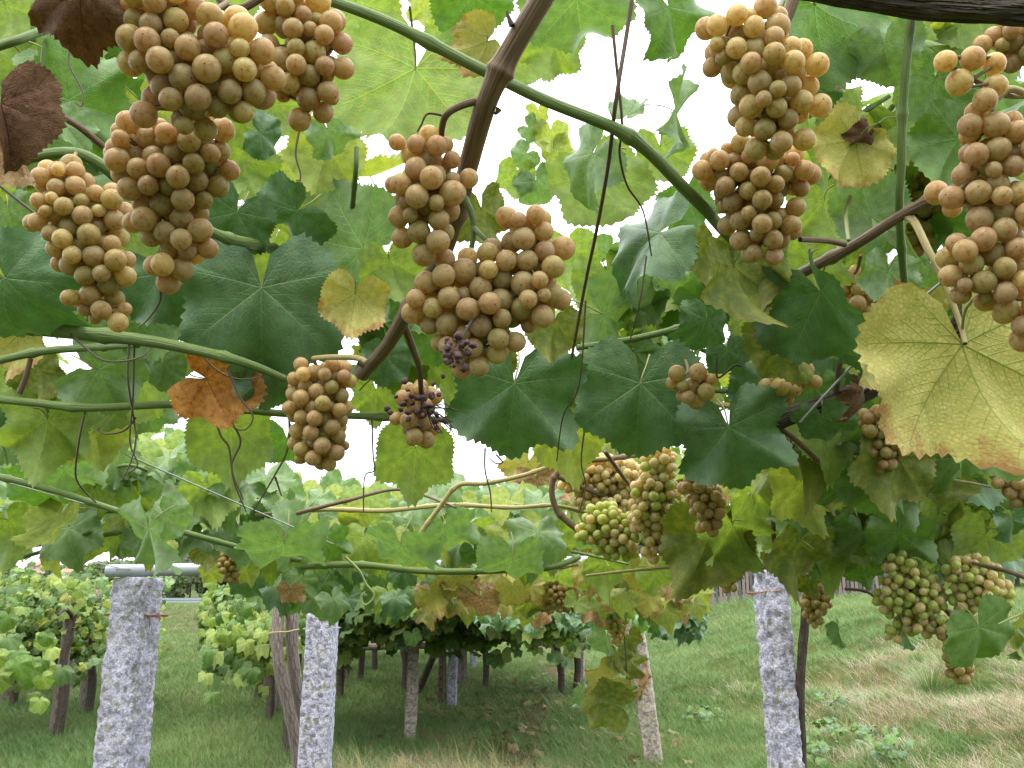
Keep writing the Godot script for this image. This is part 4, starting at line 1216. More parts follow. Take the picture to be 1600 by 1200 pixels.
# ------------------------------------------------------------------ near vines
func build_near_vines():
	# ---- vine with the brown cane crossing overhead
	var a := thing("grapevine", "vine with a thick brown cane and a green cane crossing overhead", "grapevine", Vector3(0, 1.8, -0.7))
	cane("cane", a, [[870, -45, 0.50], [845, 0, 0.50], [795, 85, 0.51], [760, 160, 0.52], [737, 240, 0.545], [716, 320, 0.57], [690, 400, 0.60], [640, 480, 0.65], [605, 540, 0.69], [566, 584, 0.72]], 37, 20, M.cane_brown, 0.10, 14)
	cane("cane", a, [[460, -18, 0.60], [600, 32, 0.60], [740, 102, 0.605], [850, 156, 0.62], [960, 200, 0.63], [1012, 236, 0.64], [1065, 290, 0.66], [1110, 335, 0.70]], 17, 19, M.cane_green, 0.155, 12)
	cane("cane", a, [[1106, 331, 0.70], [1135, 365, 0.78], [1175, 405, 0.92], [1215, 440, 1.0]], 19, 14, M.cane_green, 0.0, 10)
	cane("cane", a, [[900, 543, 1.0], [960, 535, 1.0], [1020, 523, 1.0], [1078, 508, 1.0]], 10, 11, M.cane_green, 0.07)
	cane("peduncle", a, [[744, 158, 0.52], [718, 166, 0.52], [697, 180, 0.52], [690, 205, 0.53], [686, 250, 0.55]], 13, 8, M.cane_brown, 0.0, 8)
	cane("peduncle", a, [[722, 300, 0.56], [738, 338, 0.56], [740, 365, 0.56], [734, 400, 0.56]], 12, 8, M.cane_green, 0.0, 8)
	cane("peduncle", a, [[740, 355, 0.56], [760, 375, 0.55], [785, 390, 0.55]], 9, 6, M.cane_green, 0.0, 8)
	cane("peduncle", a, [[632, 510, 0.68], [645, 545, 0.70], [655, 575, 0.72], [658, 615, 0.76]], 13, 8, M.cane_brown, 0.0, 8)
	cane("cane", a, [[580, 572, 0.72], [560, 560, 0.74], [520, 558, 0.76], [490, 560, 0.80]], 10, 8, M.cane_tan, 0.0, 8)
	for r in [[800, 40, 0.5, 792, 18, 0.5], [560, 565, 0.71, 582, 578, 0.71], [780, 170, 0.52, 772, 178, 0.52]]:
		cane("bud", a, [[r[0], r[1], r[2]], [(r[0] + r[3]) / 2.0, (r[1] + r[4]) / 2.0 + 2, r[2]], [r[3], r[4], r[5]]], 11, 4, M.cane_brown, 0.0, 6)
	for r in [
		[637, 150, 236, 0.78, -14, -8, -6, -1, "leaf_backlit", 0], [565, 25, 120, 0.95, 20, 10, 0, -1, "leaf_backlit", 1], [668, 15, 60, 1.1, 0, 10, 0, -1, "leaf_lime", 2],
		[742, 18, 118, 0.80, 10, 40, 10, 1, "leaf_midtone", 1], [703, 52, 60, 0.95, 30, 20, 0, -1, "leaf_backlit", 2], [750, 70, 84, 0.70, -80, 45, 10, -1, "leaf_yellowed", 3],
		[820, 108, 64, 0.85, 10, 10, 0, -1, "leaf_backlit", 3], [905, 30, 165, 0.72, 15, 48, -10, 1, "leaf_skylit", 1], [862, 82, 96, 0.78, -15, 15, 10, -1, "leaf_backlit", 2],
		[1055, 35, 130, 0.70, 35, 30, 20, 1, "leaf_midtone", 2], [985, 172, 62, 0.85, 150, 30, 30, 1, "leaf_skylit", 4], [912, 262, 130, 0.80, -35, 30, -48, 1, "leaf_skylit", 1],
		[945, 300, 150, 0.86, 25, -10, 10, -1, "leaf_backlit", 0], [1036, 248, 96, 0.90, 15, 10, 20, -1, "leaf_backlit", 1], [1060, 182, 118, 0.80, 85, 70, 0, 1, "leaf_skylit", 2],
		[1002, 380, 165, 0.86, -62, 25, -50, 1, "leaf_shaded", 1], [756, 345, 96, 0.78, 10, 15, 30, -1, "leaf_blotched", 2], [612, 425, 96, 0.85, 10, 15, 25, -1, "leaf_backlit", 1],
		[553, 476, 94, 0.72, -10, 10, 12, -1, "leaf_yellowed", 3], [1080, 330, 90, 1.0, 20, 20, 10, -1, "leaf_midtone", 2],
		[860, 215, 52, 1.5, 0, 10, 0, -1, "leaf_lime", 1], [832, 204, 40, 1.5, 60, 30, 0, 1, "leaf_skylit", 2], [872, 244, 56, 1.5, 30, 10, 20, -1, "leaf_lime", 3], [816, 246, 44, 1.5, -50, 20, 0, 1, "leaf_skylit", 1], [806, 280, 58, 1.5, -10, 20, 10, -1, "leaf_backlit", 0], [842, 296, 66, 1.5, 20, 20, 0, 1, "leaf_skylit", 3], [876, 270, 50, 1.55, 80, 30, 0, 1, "leaf_skylit", 2], [840, 180, 34, 1.5, 0, 20, 0, -1, "leaf_lime", 2],
		[862, 518, 88, 0.85, -15, 10, 20, -1, "leaf_blotched", 1], [960, 500, 150, 1.1, 70, 45, 0, 1, "leaf_skylit", 2], [1030, 445, 110, 1.1, 10, 20, 30, 1, "leaf_skylit", 1], [955, 445, 110, 1.15, 20, 10, 0, -1, "leaf_backlit", 3], [890, 400, 80, 1.2, 10, 20, 0, -1, "leaf_backlit", 1], [1010, 490, 100, 1.2, -20, 20, 0, -1, "leaf_backlit", 2], [925, 395, 60, 1.3, 0, 30, 0, 1, "leaf_skylit", 1],
		[800, 638, 196, 0.90, -6, 8, 4, 1, "leaf_shaded", 2], [998, 636, 190, 0.95, -4, 5, -12, 1, "leaf_shaded", 0], [1146, 700, 168, 0.92, 14, 6, 0, 1, "leaf_shaded", 2], [648, 722, 116, 1.2, -4, 10, 0, -1, "leaf_backlit", 0],
		[888, 688, 110, 1.25, 15, 20, 0, -1, "leaf_lime", 1], [600, 570, 80, 0.85, -10, 15, 20, 1, "leaf_shaded", 4], [588, 625, 80, 1.2, 0, 15, 0, -1, "leaf_backlit", 2], [680, 540, 90, 0.9, 20, 20, 0, 1, "leaf_midtone", 1], [690, 450, 70, 0.9, 0, 15, 0, -1, "leaf_backlit", 2], [640, 480, 70, 0.9, 0, 15, 30, -1, "leaf_midtone", 3], [905, 620, 60, 1.1, 20, 20, 0, -1, "leaf_lime", 1], [860, 600, 90, 1.1, -30, 20, 0, -1, "leaf_midtone", 1], [760, 570, 90, 1.2, 10, 20, 0, -1, "leaf_blotched", 1], [900, 590, 80, 1.2, 10, 20, 0, 1, "leaf_shaded", 1], [1110, 400, 80, 0.9, -10, 20, 0, -1, "leaf_blotched", 3], [1100, 515, 84, 0.95, -10, 10, 20, 1, "leaf_shaded", 3], [1190, 612, 92, 1.0, 5, 10, 10, 1, "leaf_shaded", 1], [1140, 560, 70, 1.1, 20, 20, 0, 1, "leaf_shaded", 0], [1000, 560, 70, 1.1, 40, 20, 0, -1, "leaf_midtone", 2]]: leaf_at(a, r)
	# long thin hanging shoots
	cane("tendril", a, [[992, -30, 0.62], [978, 60, 0.62], [962, 160, 0.62], [950, 260, 0.66], [932, 360, 0.70], [915, 440, 0.75], [893, 560, 0.80]], 8, 5, M.cane_brown, 0.0, 6)
	cane("tendril", a, [[957, 40, 0.63], [964, 110, 0.63], [972, 195, 0.64], [968, 240, 0.66], [980, 290, 0.68], [1005, 330, 0.7], [1018, 400, 0.72]], 6, 2.5, M.cane_brown, 0.0, 6)
	cane("tendril", a, [[690, 180, 0.52], [668, 178, 0.52], [658, 195, 0.52], [652, 206, 0.52]], 4, 3, M.grape_stem_dry, 0.0, 5)
	for r in [[[915, 470, 0.78], [905, 600, 0.8], [880, 650, 0.85], [870, 720, 0.9]], [[1010, 400, 0.8], [1000, 470, 0.8], [985, 530, 0.82]], [[915, 660, 1.0], [908, 720, 1.0], [915, 760, 1.0], [905, 800, 1.0]], [[758, 700, 1.0], [758, 735, 1.0], [766, 770, 1.0], [768, 800, 1.0]], [[775, 710, 1.0], [785, 722, 1.0], [775, 724, 1.0], [765, 716, 1.0]], [[581, 650, 1.0], [583, 710, 1.0], [585, 735, 1.0], [570, 745, 1.0], [568, 800, 1.0]]]:
		cane("tendril", a, r, 3.2, 2.0, M.tendril, 0.0, 5)

	# ---- vine on the left
	var b := thing("grapevine", "vine with two green canes and long curling tendrils above the grass lane", "grapevine", Vector3(-0.6, 1.75, -0.8))
	cane("cane", b, [[45, 512, 0.80], [120, 520, 0.80], [225, 532, 0.80], [300, 546, 0.80], [380, 566, 0.80], [445, 592, 0.82]], 24, 12, M.cane_green, 0.11, 12)
	cane("cane", b, [[-40, 620, 0.95], [60, 630, 0.95], [140, 637, 0.95], [300, 632, 0.97], [440, 646, 1.0], [560, 650, 1.05], [700, 656, 1.1], [920, 658, 1.15]], 13, 10, M.cane_green, 0.17, 10)
	cane("cane", b, [[-30, 570, 0.95], [60, 550, 0.95], [140, 543, 0.94], [215, 538, 0.9]], 13, 12, M.cane_green, 0.09)
	cane("cane", b, [[30, 615, 0.95], [40, 590, 0.95], [48, 560, 0.95]], 9, 8, M.cane_brown, 0.0)
	cane("cane", b, [[30, 250, 0.68], [120, 240, 0.68], [200, 285, 0.7], [330, 362, 0.76], [400, 382, 0.86], [465, 398, 1.0]], 17, 15, M.cane_green, 0.12)
	cane("petiole", b, [[5, 132, 0.6], [60, 162, 0.6], [120, 196, 0.62], [160, 228, 0.64]], 9, 11, M.cane_brown, 0.0)
	cane("cane", b, [[-10, 75, 0.6], [30, 62, 0.6], [80, 45, 0.62], [150, 40, 0.64]], 14, 12, M.cane_green, 0.09)
	cane("cane", b, [[68, 240, 0.75], [68, 180, 0.75], [66, 110, 0.75], [70, 60, 0.75]], 7, 6, M.cane_green, 0.07)
	cane("cane", b, [[340, -10, 0.50], [352, 10, 0.50], [380, 12, 0.50], [410, -5, 0.50]], 14, 12, M.cane_brown, 0.0)
	cane("cane", b, [[558, 230, 0.9], [556, 270, 0.9], [550, 330, 0.95]], 8, 8, M.cane_green, 0.07)
	cane("tendril", b, [[0, 290, 0.7], [35, 318, 0.7], [70, 345, 0.7]], 5, 5, M.tendril, 0.0, 5)
	for r in [
		[18, 28, 100, 0.85, 20, 10, 0, -1, "leaf_backlit", 1], [125, 15, 150, 0.46, -8, 10, 10, 1, "leaf_withered", 6], [8, 190, 150, 0.45, 14, 0, 58, 1, "leaf_withered", 8],
		[26, 235, 130, 0.46, 8, 0, 62, -1, "leaf_dry", 8], [115, 100, 150, 0.85, 70, 50, 0, 1, "leaf_skylit", 1], [140, 168, 160, 0.78, 78, 28, 0, 1, "leaf_midtone", 2], [45, 130, 120, 0.92, 0, 10, 10, -1, "leaf_backlit", 3],
		[112, 208, 78, 0.72, 40, 10, 50, 1, "leaf_skylit", 4], [35, 200, 110, 0.98, 0, 10, 0, -1, "leaf_backlit", 0], [90, 60, 90, 1.0, -20, 10, 0, -1, "leaf_backlit", 2], [418, 216, 66, 0.85, 60, 40, 10, 1, "leaf_shaded", 1],
		[425, 180, 80, 0.95, -10, 10, 20, -1, "leaf_backlit", 3], [378, 268, 120, 0.95, 30, 10, 10, -1, "leaf_backlit", 2], [505, 250, 110, 0.95, -20, 10, 20, -1, "leaf_lime", 1], [520, 215, 80, 0.9, 30, 40, 20, 1, "leaf_skylit", 2],
		[362, 352, 116, 0.85, -30, 20, 20, 1, "leaf_shaded", 0], [450, 342, 116, 0.88, -60, 30, 20, 1, "leaf_shaded", 1], [535, 385, 190, 0.95, -100, 20, 10, 1, "leaf_skylit", 0], [535, 300, 130, 1.0, 80, 50, 0, 1, "leaf_backlit", 1],
		[475, 275, 80, 1.1, 10, 10, 0, -1, "leaf_lime", 3], [15, 342, 80, 0.85, 0, 20, 30, 1, "leaf_skylit", 2], [30, 462, 165, 0.75, 35, 10, -10, 1, "leaf_shaded", 3], [55, 380, 80, 0.9, 20, 30, 0, 1, "leaf_shaded", 1],
		[212, 385, 110, 0.95, 10, 10, 0, -1, "leaf_backlit", 0], [335, 30, 110, 0.8, -20, 10, 0, -1, "leaf_backlit", 2], [235, 190, 120, 0.9, 20, 10, 0, -1, "leaf_lime", 1], [335, 280, 100, 0.9, 0, 10, 0, -1, "leaf_backlit", 3], [400, 110, 100, 0.9, 0, 10, 0, -1, "leaf_backlit", 2],
		[408, 496, 232, 0.86, -2, 5, 8, 1, "leaf_shaded", 0], [262, 455, 140, 0.90, 20, 15, 10, 1, "leaf_shaded", 2], [500, 492, 110, 0.92, 30, 15, -20, 1, "leaf_shaded", 1], [425, 598, 110, 0.90, 0, 10, 20, 1, "leaf_shaded", 1],
		[182, 585, 136, 1.0, 70, 40, 0, 1, "leaf_skylit", 2], [205, 610, 120, 1.1, -20, 10, 0, -1, "leaf_backlit", 1], [348, 600, 124, 0.92, 70, 20, 10, -1, "leaf_golden", 9], [72, 682, 136, 1.05, -10, 10, 10, -1, "leaf_backlit", 2], [148, 676, 116, 1.1, 20, 10, 0, -1, "leaf_lime", 0],
		[64, 592, 78, 1.05, 30, 10, 0, -1, "leaf_blotched", 1], [362, 690, 116, 1.1, 4, 10, 10, -1, "leaf_backlit", 3], [285, 560, 70, 1.05, 0, 10, 0, -1, "leaf_backlit", 2], [255, 582, 66, 1.0, 0, 10, 45, 1, "leaf_skylit", 4], [15, 650, 80, 1.1, 0, 20, 0, 1, "leaf_shaded", 1], [230, 650, 80, 1.2, 10, 20, 20, 1, "leaf_skylit", 2], [15, 590, 80, 1.1, 0, 10, 0, -1, "leaf_backlit", 3], [110, 610, 60, 1.2, 0, 10, 30, -1, "leaf_lime", 2], [30, 540, 80, 1.0, 0, 20, 0, -1, "leaf_yellowed", 3], [500, 640, 70, 1.2, 0, 20, 0, -1, "leaf_backlit", 1], [450, 700, 80, 1.4, 0, 20, 0, 1, "leaf_midtone", 2], [240, 520, 90, 0.95, 20, 10, 0, -1, "leaf_midtone", 3], [330, 470, 90, 1.1, 0, 20, 0, -1, "leaf_lime", 1], [440, 420, 100, 1.1, 20, 20, 0, -1, "leaf_backlit", 2]]: leaf_at(b, r)
	for r in [[[203, 525, 0.8], [200, 590, 0.8], [210, 660, 0.82], [212, 690, 0.82], [205, 720, 0.82], [193, 745, 0.82], [188, 752, 0.82], [196, 748, 0.82]], [[210, 530, 0.8], [208, 620, 0.81], [203, 690, 0.82], [215, 725, 0.82], [200, 740, 0.82]], [[212, 652, 0.82], [195, 672, 0.82], [170, 678, 0.82], [155, 675, 0.82], [155, 668, 0.82]],
		[[105, 516, 0.8], [130, 540, 0.78], [160, 562, 0.77], [195, 564, 0.77], [225, 555, 0.78], [235, 540, 0.8]], [[250, 442, 0.62], [250, 470, 0.64], [230, 500, 0.7], [215, 512, 0.78]], [[355, 575, 0.8], [375, 620, 0.8], [395, 650, 0.8], [385, 670, 0.8], [370, 670, 0.8], [364, 660, 0.8]],
		[[330, 635, 0.97], [345, 680, 0.97], [358, 700, 0.97], [365, 750, 0.97], [385, 800, 0.97]], [[362, 660, 0.9], [376, 690, 0.9], [362, 730, 0.9], [380, 780, 0.9]], [[135, 635, 0.95], [125, 680, 0.95], [118, 740, 0.97], [130, 765, 1.0], [150, 785, 1.05]], [[452, 650, 1.0], [450, 700, 1.0], [428, 745, 1.0], [395, 800, 1.0]], [[430, 745, 1.0], [440, 775, 1.0]], [[110, 70, 0.7], [108, 100, 0.7], [128, 140, 0.7], [128, 165, 0.7], [118, 160, 0.7]], [[470, 195, 0.9], [462, 240, 0.9], [470, 275, 0.9], [462, 300, 0.9]], [[310, 545, 0.82], [335, 575, 0.82], [370, 592, 0.82], [405, 590, 0.84]]]:
		cane("tendril", b, r, 4.2, 2.2, M.tendril, 0.0, 5)

	# ---- vine on the right with the old arm
	var c := thing("grapevine", "old vine with a dark bark arm and a big yellowed leaf", "grapevine", Vector3(0.55, 1.7, -0.9))
	tube("arm", c, [P(1660, 380, 0.95), P(1590, 430, 0.95), P(1535, 475, 0.95), P(1490, 528, 0.96), P(1420, 570, 0.98), P(1340, 612, 1.0), P(1260, 640, 1.02), P(1190, 668, 1.05)], 0.019, 0.010, M.old_bark, 14, 8, 0.0, 0.30)
	tube("arm", c, [P(1225, -22, 0.72), P(1320, -8, 0.72), P(1400, 2, 0.72), P(1500, 8, 0.72), P(1620, 16, 0.72), P(1720, 24, 0.72)], 0.009, 0.0155, M.old_bark, 14, 10, 0.0, 0.30)
	cane("cane", c, [[1216, 60, 0.70], [1232, 20, 0.70], [1245, -20, 0.70]], 16, 22, M.cane_brown, 0.0)
	cane("cane", c, [[1215, 448, 0.96], [1268, 418, 0.82], [1330, 386, 0.76], [1400, 342, 0.72], [1455, 312, 0.68], [1520, 285, 0.64]], 18, 18, M.cane_brown, 0.11)
	cane("cane", c, [[1425, 22, 0.74], [1416, 100, 0.74], [1410, 180, 0.75], [1408, 260, 0.76], [1405, 330, 0.78], [1412, 430, 0.84], [1422, 545, 0.92]], 14, 10, M.cane_green, 0.13)
	cane("cane", c, [[1250, 374, 0.72], [1290, 376, 0.74], [1320, 382, 0.75]], 9, 9, M.cane_brown, 0.0)
	cane("peduncle", c, [[1412, 336, 0.715], [1428, 346, 0.70], [1450, 390, 0.68], [1475, 440, 0.67], [1500, 505, 0.66], [1508, 537, 0.65]], 13, 8, M.cane_tan, 0.0)
	cane("cane", c, [[1600, 145, 0.56], [1575, 140, 0.56], [1550, 165, 0.56], [1535, 190, 0.56]], 12, 9, M.cane_tan, 0.0)
	cane("cane", c, [[1375, 545, 0.92], [1440, 532, 0.93], [1490, 520, 0.94]], 11, 10, M.cane_brown, 0.0)
	cane("cane", c, [[1120, 632, 1.1], [1160, 634, 1.1], [1230, 620, 1.1]], 10, 9, M.cane_tan, 0.07)
	cane("cane", c, [[1110, 610, 1.15], [1180, 612, 1.15], [1240, 600, 1.15]], 8, 8, M.cane_green, 0.07)
	cane("cane", c, [[1210, 665, 1.05], [1240, 685, 1.05], [1278, 720, 1.1]], 10, 8, M.cane_brown, 0.0)
	cane("cane", c, [[1320, 525, 0.95], [1312, 570, 0.97], [1306, 615, 1.0]], 11, 9, M.cane_brown, 0.0)
	cane("cane", c, [[1305, 200, 0.95], [1340, 180, 0.95], [1390, 150, 0.95]], 8, 7, M.cane_green, 0.07)
	cane("cane", c, [[1255, 320, 1.0], [1290, 285, 1.0], [1350, 225, 1.0], [1395, 165, 1.0]], 10, 9, M.cane_green, 0.08)
	for r in [
		[1300, 28, 210, 0.80, 70, 30, 0, -1, "leaf_midtone", 1], [1303, 102, 84, 0.82, 0, 10, 10, -1, "leaf_yellowed", 2], [1272, 150, 84, 0.90, 10, 20, 0, 1, "leaf_shaded", 1], [1384, 92, 104, 0.78, 15, 20, -45, 1, "leaf_skylit", 1],
		[1418, 48, 80, 0.85, 0, 20, 0, -1, "leaf_backlit", 2], [1340, 60, 90, 0.95, 0, 20, 0, -1, "leaf_midtone", 3], [1322, 240, 118, 0.77, -35, 10, 10, -1, "leaf_yellowed", 1], [1349, 218, 52, 0.765, -30, 10, 30, 1, "leaf_withered", 6], [1458, 150, 124, 0.88, 0, 15, 10, -1, "leaf_midtone", 0], [1482, 240, 130, 0.86, -30, 15, 0, -1, "leaf_midtone", 1],
		[1320, 170, 70, 0.9, 150, 10, 20, -1, "leaf_backlit", 4], [1352, 318, 106, 0.84, 200, 10, 8, -1, "leaf_skylit", 3], [1290, 335, 104, 0.92, 10, 10, 10, -1, "leaf_backlit", 2], [1385, 440, 94, 0.88, -5, 10, 15, -1, "leaf_skylit", 1], [1440, 80, 90, 0.95, 0, 15, 0, -1, "leaf_backlit", 1], [1390, 210, 84, 1.0, 0, 10, 0, -1, "leaf_lime", 2], [1530, 40, 120, 0.95, 0, 15, 0, -1, "leaf_backlit", 3], [1480, 50, 90, 1.0, 10, 15, 0, -1, "leaf_backlit", 2], [1410, 290, 90, 1.05, 0, 15, 0, -1, "leaf_backlit", 1],
		[1152, 445, 150, 0.80, 12, 8, 38, -1, "leaf_blotched", 1], [1182, 430, 120, 0.82, 20, 8, -45, -1, "leaf_blotched", 2], [1236, 545, 124, 0.84, 18, 10, 25, -1, "leaf_blotched", 4], [1302, 492, 205, 0.80, 30, 4, -66, 1, "leaf_shaded", 4], [1345, 545, 90, 0.86, 10, 10, -40, 1, "leaf_shaded", 1], [1270, 430, 110, 0.95, 10, 15, 0, -1, "leaf_backlit", 2], [1180, 500, 80, 0.95, 0, 15, 0, -1, "leaf_backlit", 0],
		[1520, 598, 312, 0.66, 12, -6, 4, -1, "leaf_yellowed", 0], [1540, 690, 130, 0.80, 30, 10, 10, -1, "leaf_midtone", 2], [1368, 575, 84, 0.85, 10, 10, 25, -1, "leaf_yellowed", 3], [1352, 625, 66, 0.88, 20, 10, 50, 1, "leaf_withered", 9], [1455, 485, 70, 0.95, 60, 20, 0, 1, "leaf_yellowed", 4], [1350, 420, 60, 1.1, 0, 20, 0, -1, "leaf_backlit", 1], [1450, 430, 84, 1.1, 0, 20, 0, 1, "leaf_skylit", 1], [1230, 480, 80, 1.1, 0, 20, 0, -1, "leaf_lime", 3],
		[1292, 665, 90, 1.0, 30, 20, -35, 1, "leaf_shaded", 1], [1392, 735, 130, 1.05, -20, 12, 10, -1, "leaf_blotched", 0], [1500, 735, 130, 1.1, 20, 25, 0, 1, "leaf_midtone", 1], [1375, 765, 140, 1.15, -20, 25, 0, 1, "leaf_midtone", 2], [1320, 770, 90, 1.2, 20, 20, 0, 1, "leaf_midtone", 3], [1450, 670, 90, 1.1, 0, 20, 0, 1, "leaf_midtone", 1], [1270, 620, 80, 1.1, 0, 20, 0, 1, "leaf_midtone", 2], [1420, 640, 110, 1.15, 0, 15, 0, -1, "leaf_backlit", 1], [1560, 540, 120, 0.95, 0, 20, 0, 1, "leaf_shaded", 1], [1450, 560, 90, 1.15, 0, 20, 0, 1, "leaf_shaded", 0], [1330, 540, 80, 1.1, 0, 20, 0, -1, "leaf_lime", 2], [1600, 690, 120, 0.9, 0, 20, 0, 1, "leaf_shaded", 2], [1245, 690, 90, 1.3, 0, 20, 0, -1, "leaf_backlit", 1]]: leaf_at(c, r)
	cane("tendril", c, [[1392, 475, 0.9], [1375, 510, 0.9], [1378, 540, 0.9]], 4, 3, M.grape_stem_dry, 0.0, 5)
	cane("tendril", c, [[1120, 560, 1.0], [1122, 590, 1.0], [1150, 570, 1.0], [1170, 580, 1.0]], 4, 3, M.grape_stem_dry, 0.0, 5)
	cane("petiole", c, [[1330, 305, 0.83], [1322, 335, 0.83], [1326, 375, 0.78]], 6, 6, M.petiole, 0.0, 6)
	# the same canopy goes on overhead and behind the viewer
	var places := []
	for k in 1300:
		var p := Vector3(rf(-3.2, 3.2), rf(1.82, 2.12), rf(-0.25, 5.5))
		if p.z < 0.3 and p.y < 1.9: p.y = 2.0
		places.append([leaf_xf(p, Vector3(0, 1, 0) + rand_unit() * 0.6, rand_unit(), rf(0.09, 0.15)), GREEN_FAR[rng.randi() % 4] * rf(0.8, 1.2)])
	leaf_mass("foliage", a, places)
	# more leaves behind the first layer, one to two metres off
	var pal := ["leaf_backlit", 4.0, "leaf_lime", 1.6, "leaf_midtone", 2.0, "leaf_skylit", 1.6]
	var up := Vector3(0, 0.85, 0.15)
	fill(b, -10, 340, 0, 480, 0.95, 1.5, 60, 0.09, 0.13, pal, up, 0.7, [[400, 200, 70, 50], [420, 280, 60, 60], [20, 370, 40, 20]])
	fill(b, 440, 600, 170, 480, 1.0, 1.5, 14, 0.08, 0.12, pal, up, 0.7, [[560, 220, 50, 60]])
	fill(a, 560, 760, 400, 620, 1.0, 1.5, 16, 0.08, 0.12, pal, up, 0.7, [])
	fill(a, 880, 1130, 430, 620, 1.1, 1.6, 26, 0.09, 0.13, pal, up, 0.7, [])
	fill(c, 1230, 1600, 30, 380, 0.95, 1.5, 46, 0.09, 0.13, pal, up, 0.7, [[1355, 130, 50, 45], [1090, 100, 80, 120], [1490, 360, 40, 30]])
	fill(c, 1150, 1600, 420, 720, 1.1, 1.7, 70, 0.09, 0.13, ["leaf_midtone", 3.0, "leaf_backlit", 3.0, "leaf_lime", 1.0, "leaf_shaded", 0.6, "leaf_blotched", 0.8], Vector3(0, 0.6, 0.4), 0.7, [[1330, 420, 50, 20]])
	fill(b, -10, 300, 560, 700, 1.2, 1.8, 24, 0.08, 0.12, pal, up, 0.7, [[105, 570, 40, 30], [270, 620, 60, 60]])

# ------------------------------------------------------------------ grapes
func bunch(label: String, d: float, rp: float, spine: Array, tones: Array, dens := 1.0, stem := [], dried := false, raisins := 0) -> Node3D:
	# spine rows: [px, py, half width in px]; rp: berry radius in px
	var r := rp * d / F
	var pts := []
	var rad := []
	for s in spine:
		pts.append(P(s[0], s[1], d))
		rad.append(maxf(s[2] * d / F - r * 0.8, r * 0.35))
	var root: Vector3 = P(stem[0][0], stem[0][1], stem[0][2]) if stem.size() > 0 else pts[0] + Vector3(0, r * 3, 0)
	var o := thing("grape_bunch", label, "grape bunch", root, "white grape bunches")
	var berries := []       # [pos, r]
	var weights := []
	var tot := 0.0
	for k in rad.size():
		tot += pow(rad[k] + r, 3.0)
		weights.append(tot)
	var tries := 0
	while tries < 4200 and berries.size() < 170:
		tries += 1
		var w := rng.randf() * tot
		var k := 0
		while weights[k] < w and k < weights.size() - 1: k += 1
		var p: Vector3 = pts[k] + rand_unit() * rad[k] * pow(rng.randf(), 0.4)
		var br := r * clampf(1.0 + rng.randfn() * 0.075, 0.78, 1.13)
		if rng.randf() < 0.05: br *= 0.72
		var ok := true
		for q in berries:
			if p.distance_to(q[0]) < (br + q[1]) * 0.76 / dens: ok = false; break
		if ok: berries.append([p, br])
	for it in 22:
		for i in berries.size():
			for j in range(i + 1, berries.size()):
				var v: Vector3 = berries[j][0] - berries[i][0]
				var m: float = (berries[i][1] + berries[j][1]) * 0.985
				var l := v.length()
				if l < m and l > 1e-6:
					var mv := v / l * (m - l) * 0.5
					berries[i][0] -= mv
					berries[j][0] += mv
	# stalk
	var st := st_new()
	var off := root
	var rach := []
	for s in stem: rach.append(P(s[0], s[1], s[2]) - off)
	if stem.size() == 0: rach.append(Vector3.ZERO)
	for p in pts: rach.append(p - off)
	tube_st(st, rach, r * 0.26, r * 0.12, 6, 5)
	for bb in berries:
		var best := 1e9
		var at := Vector3.ZERO
		for k in pts.size():
			var q: Vector3 = pts[k]
			if k > 0: q = q.lerp(pts[k - 1], 0.4)
			if q.distance_to(bb[0]) < best:
				best = q.distance_to(bb[0])
				at = q
		if best < 1e-4: continue
		var dirv: Vector3 = (bb[0] - at) / best
		if best > r * 1.3: tube_st(st, [at - off, at.lerp(bb[0], 0.55) + Vector3(0, r * 0.3, 0) - off, bb[0] - dirv * bb[1] * 0.85 - off], r * 0.10, r * 0.13, 4, 2)
	part("stem", st.commit(), M.grape_stem_dry if dried else M.grape_stem, o, Transform3D(Basis(), off))
	var idx := 0
	for bb in berries:
		var near: Vector3 = pts[0]
		for q in pts:
			if (q as Vector3).distance_to(bb[0]) < near.distance_to(bb[0]): near = q
		var y: Vector3 = (near - bb[0] + rand_unit() * r * 1.6).normalized()
		var x := y.cross(Vector3(0.3, 0.2, 0.9)).normalized()
		var bas := Basis(x, y, x.cross(y))
		var is_raisin := idx < raisins
		var mi := MeshInstance3D.new()
		mi.name = "raisin" if is_raisin else "grape"
		mi.mesh = raisin_mesh if is_raisin else berry_mesh
		mi.material_override = M.raisin if is_raisin else M[pick(tones)]
		mi.transform = Transform3D(bas * Basis.from_scale(Vector3.ONE * (bb[1] * (0.55 if is_raisin else 1.0))), bb[0] - off)
		o.add_child(mi, true)
		idx += 1
	return o

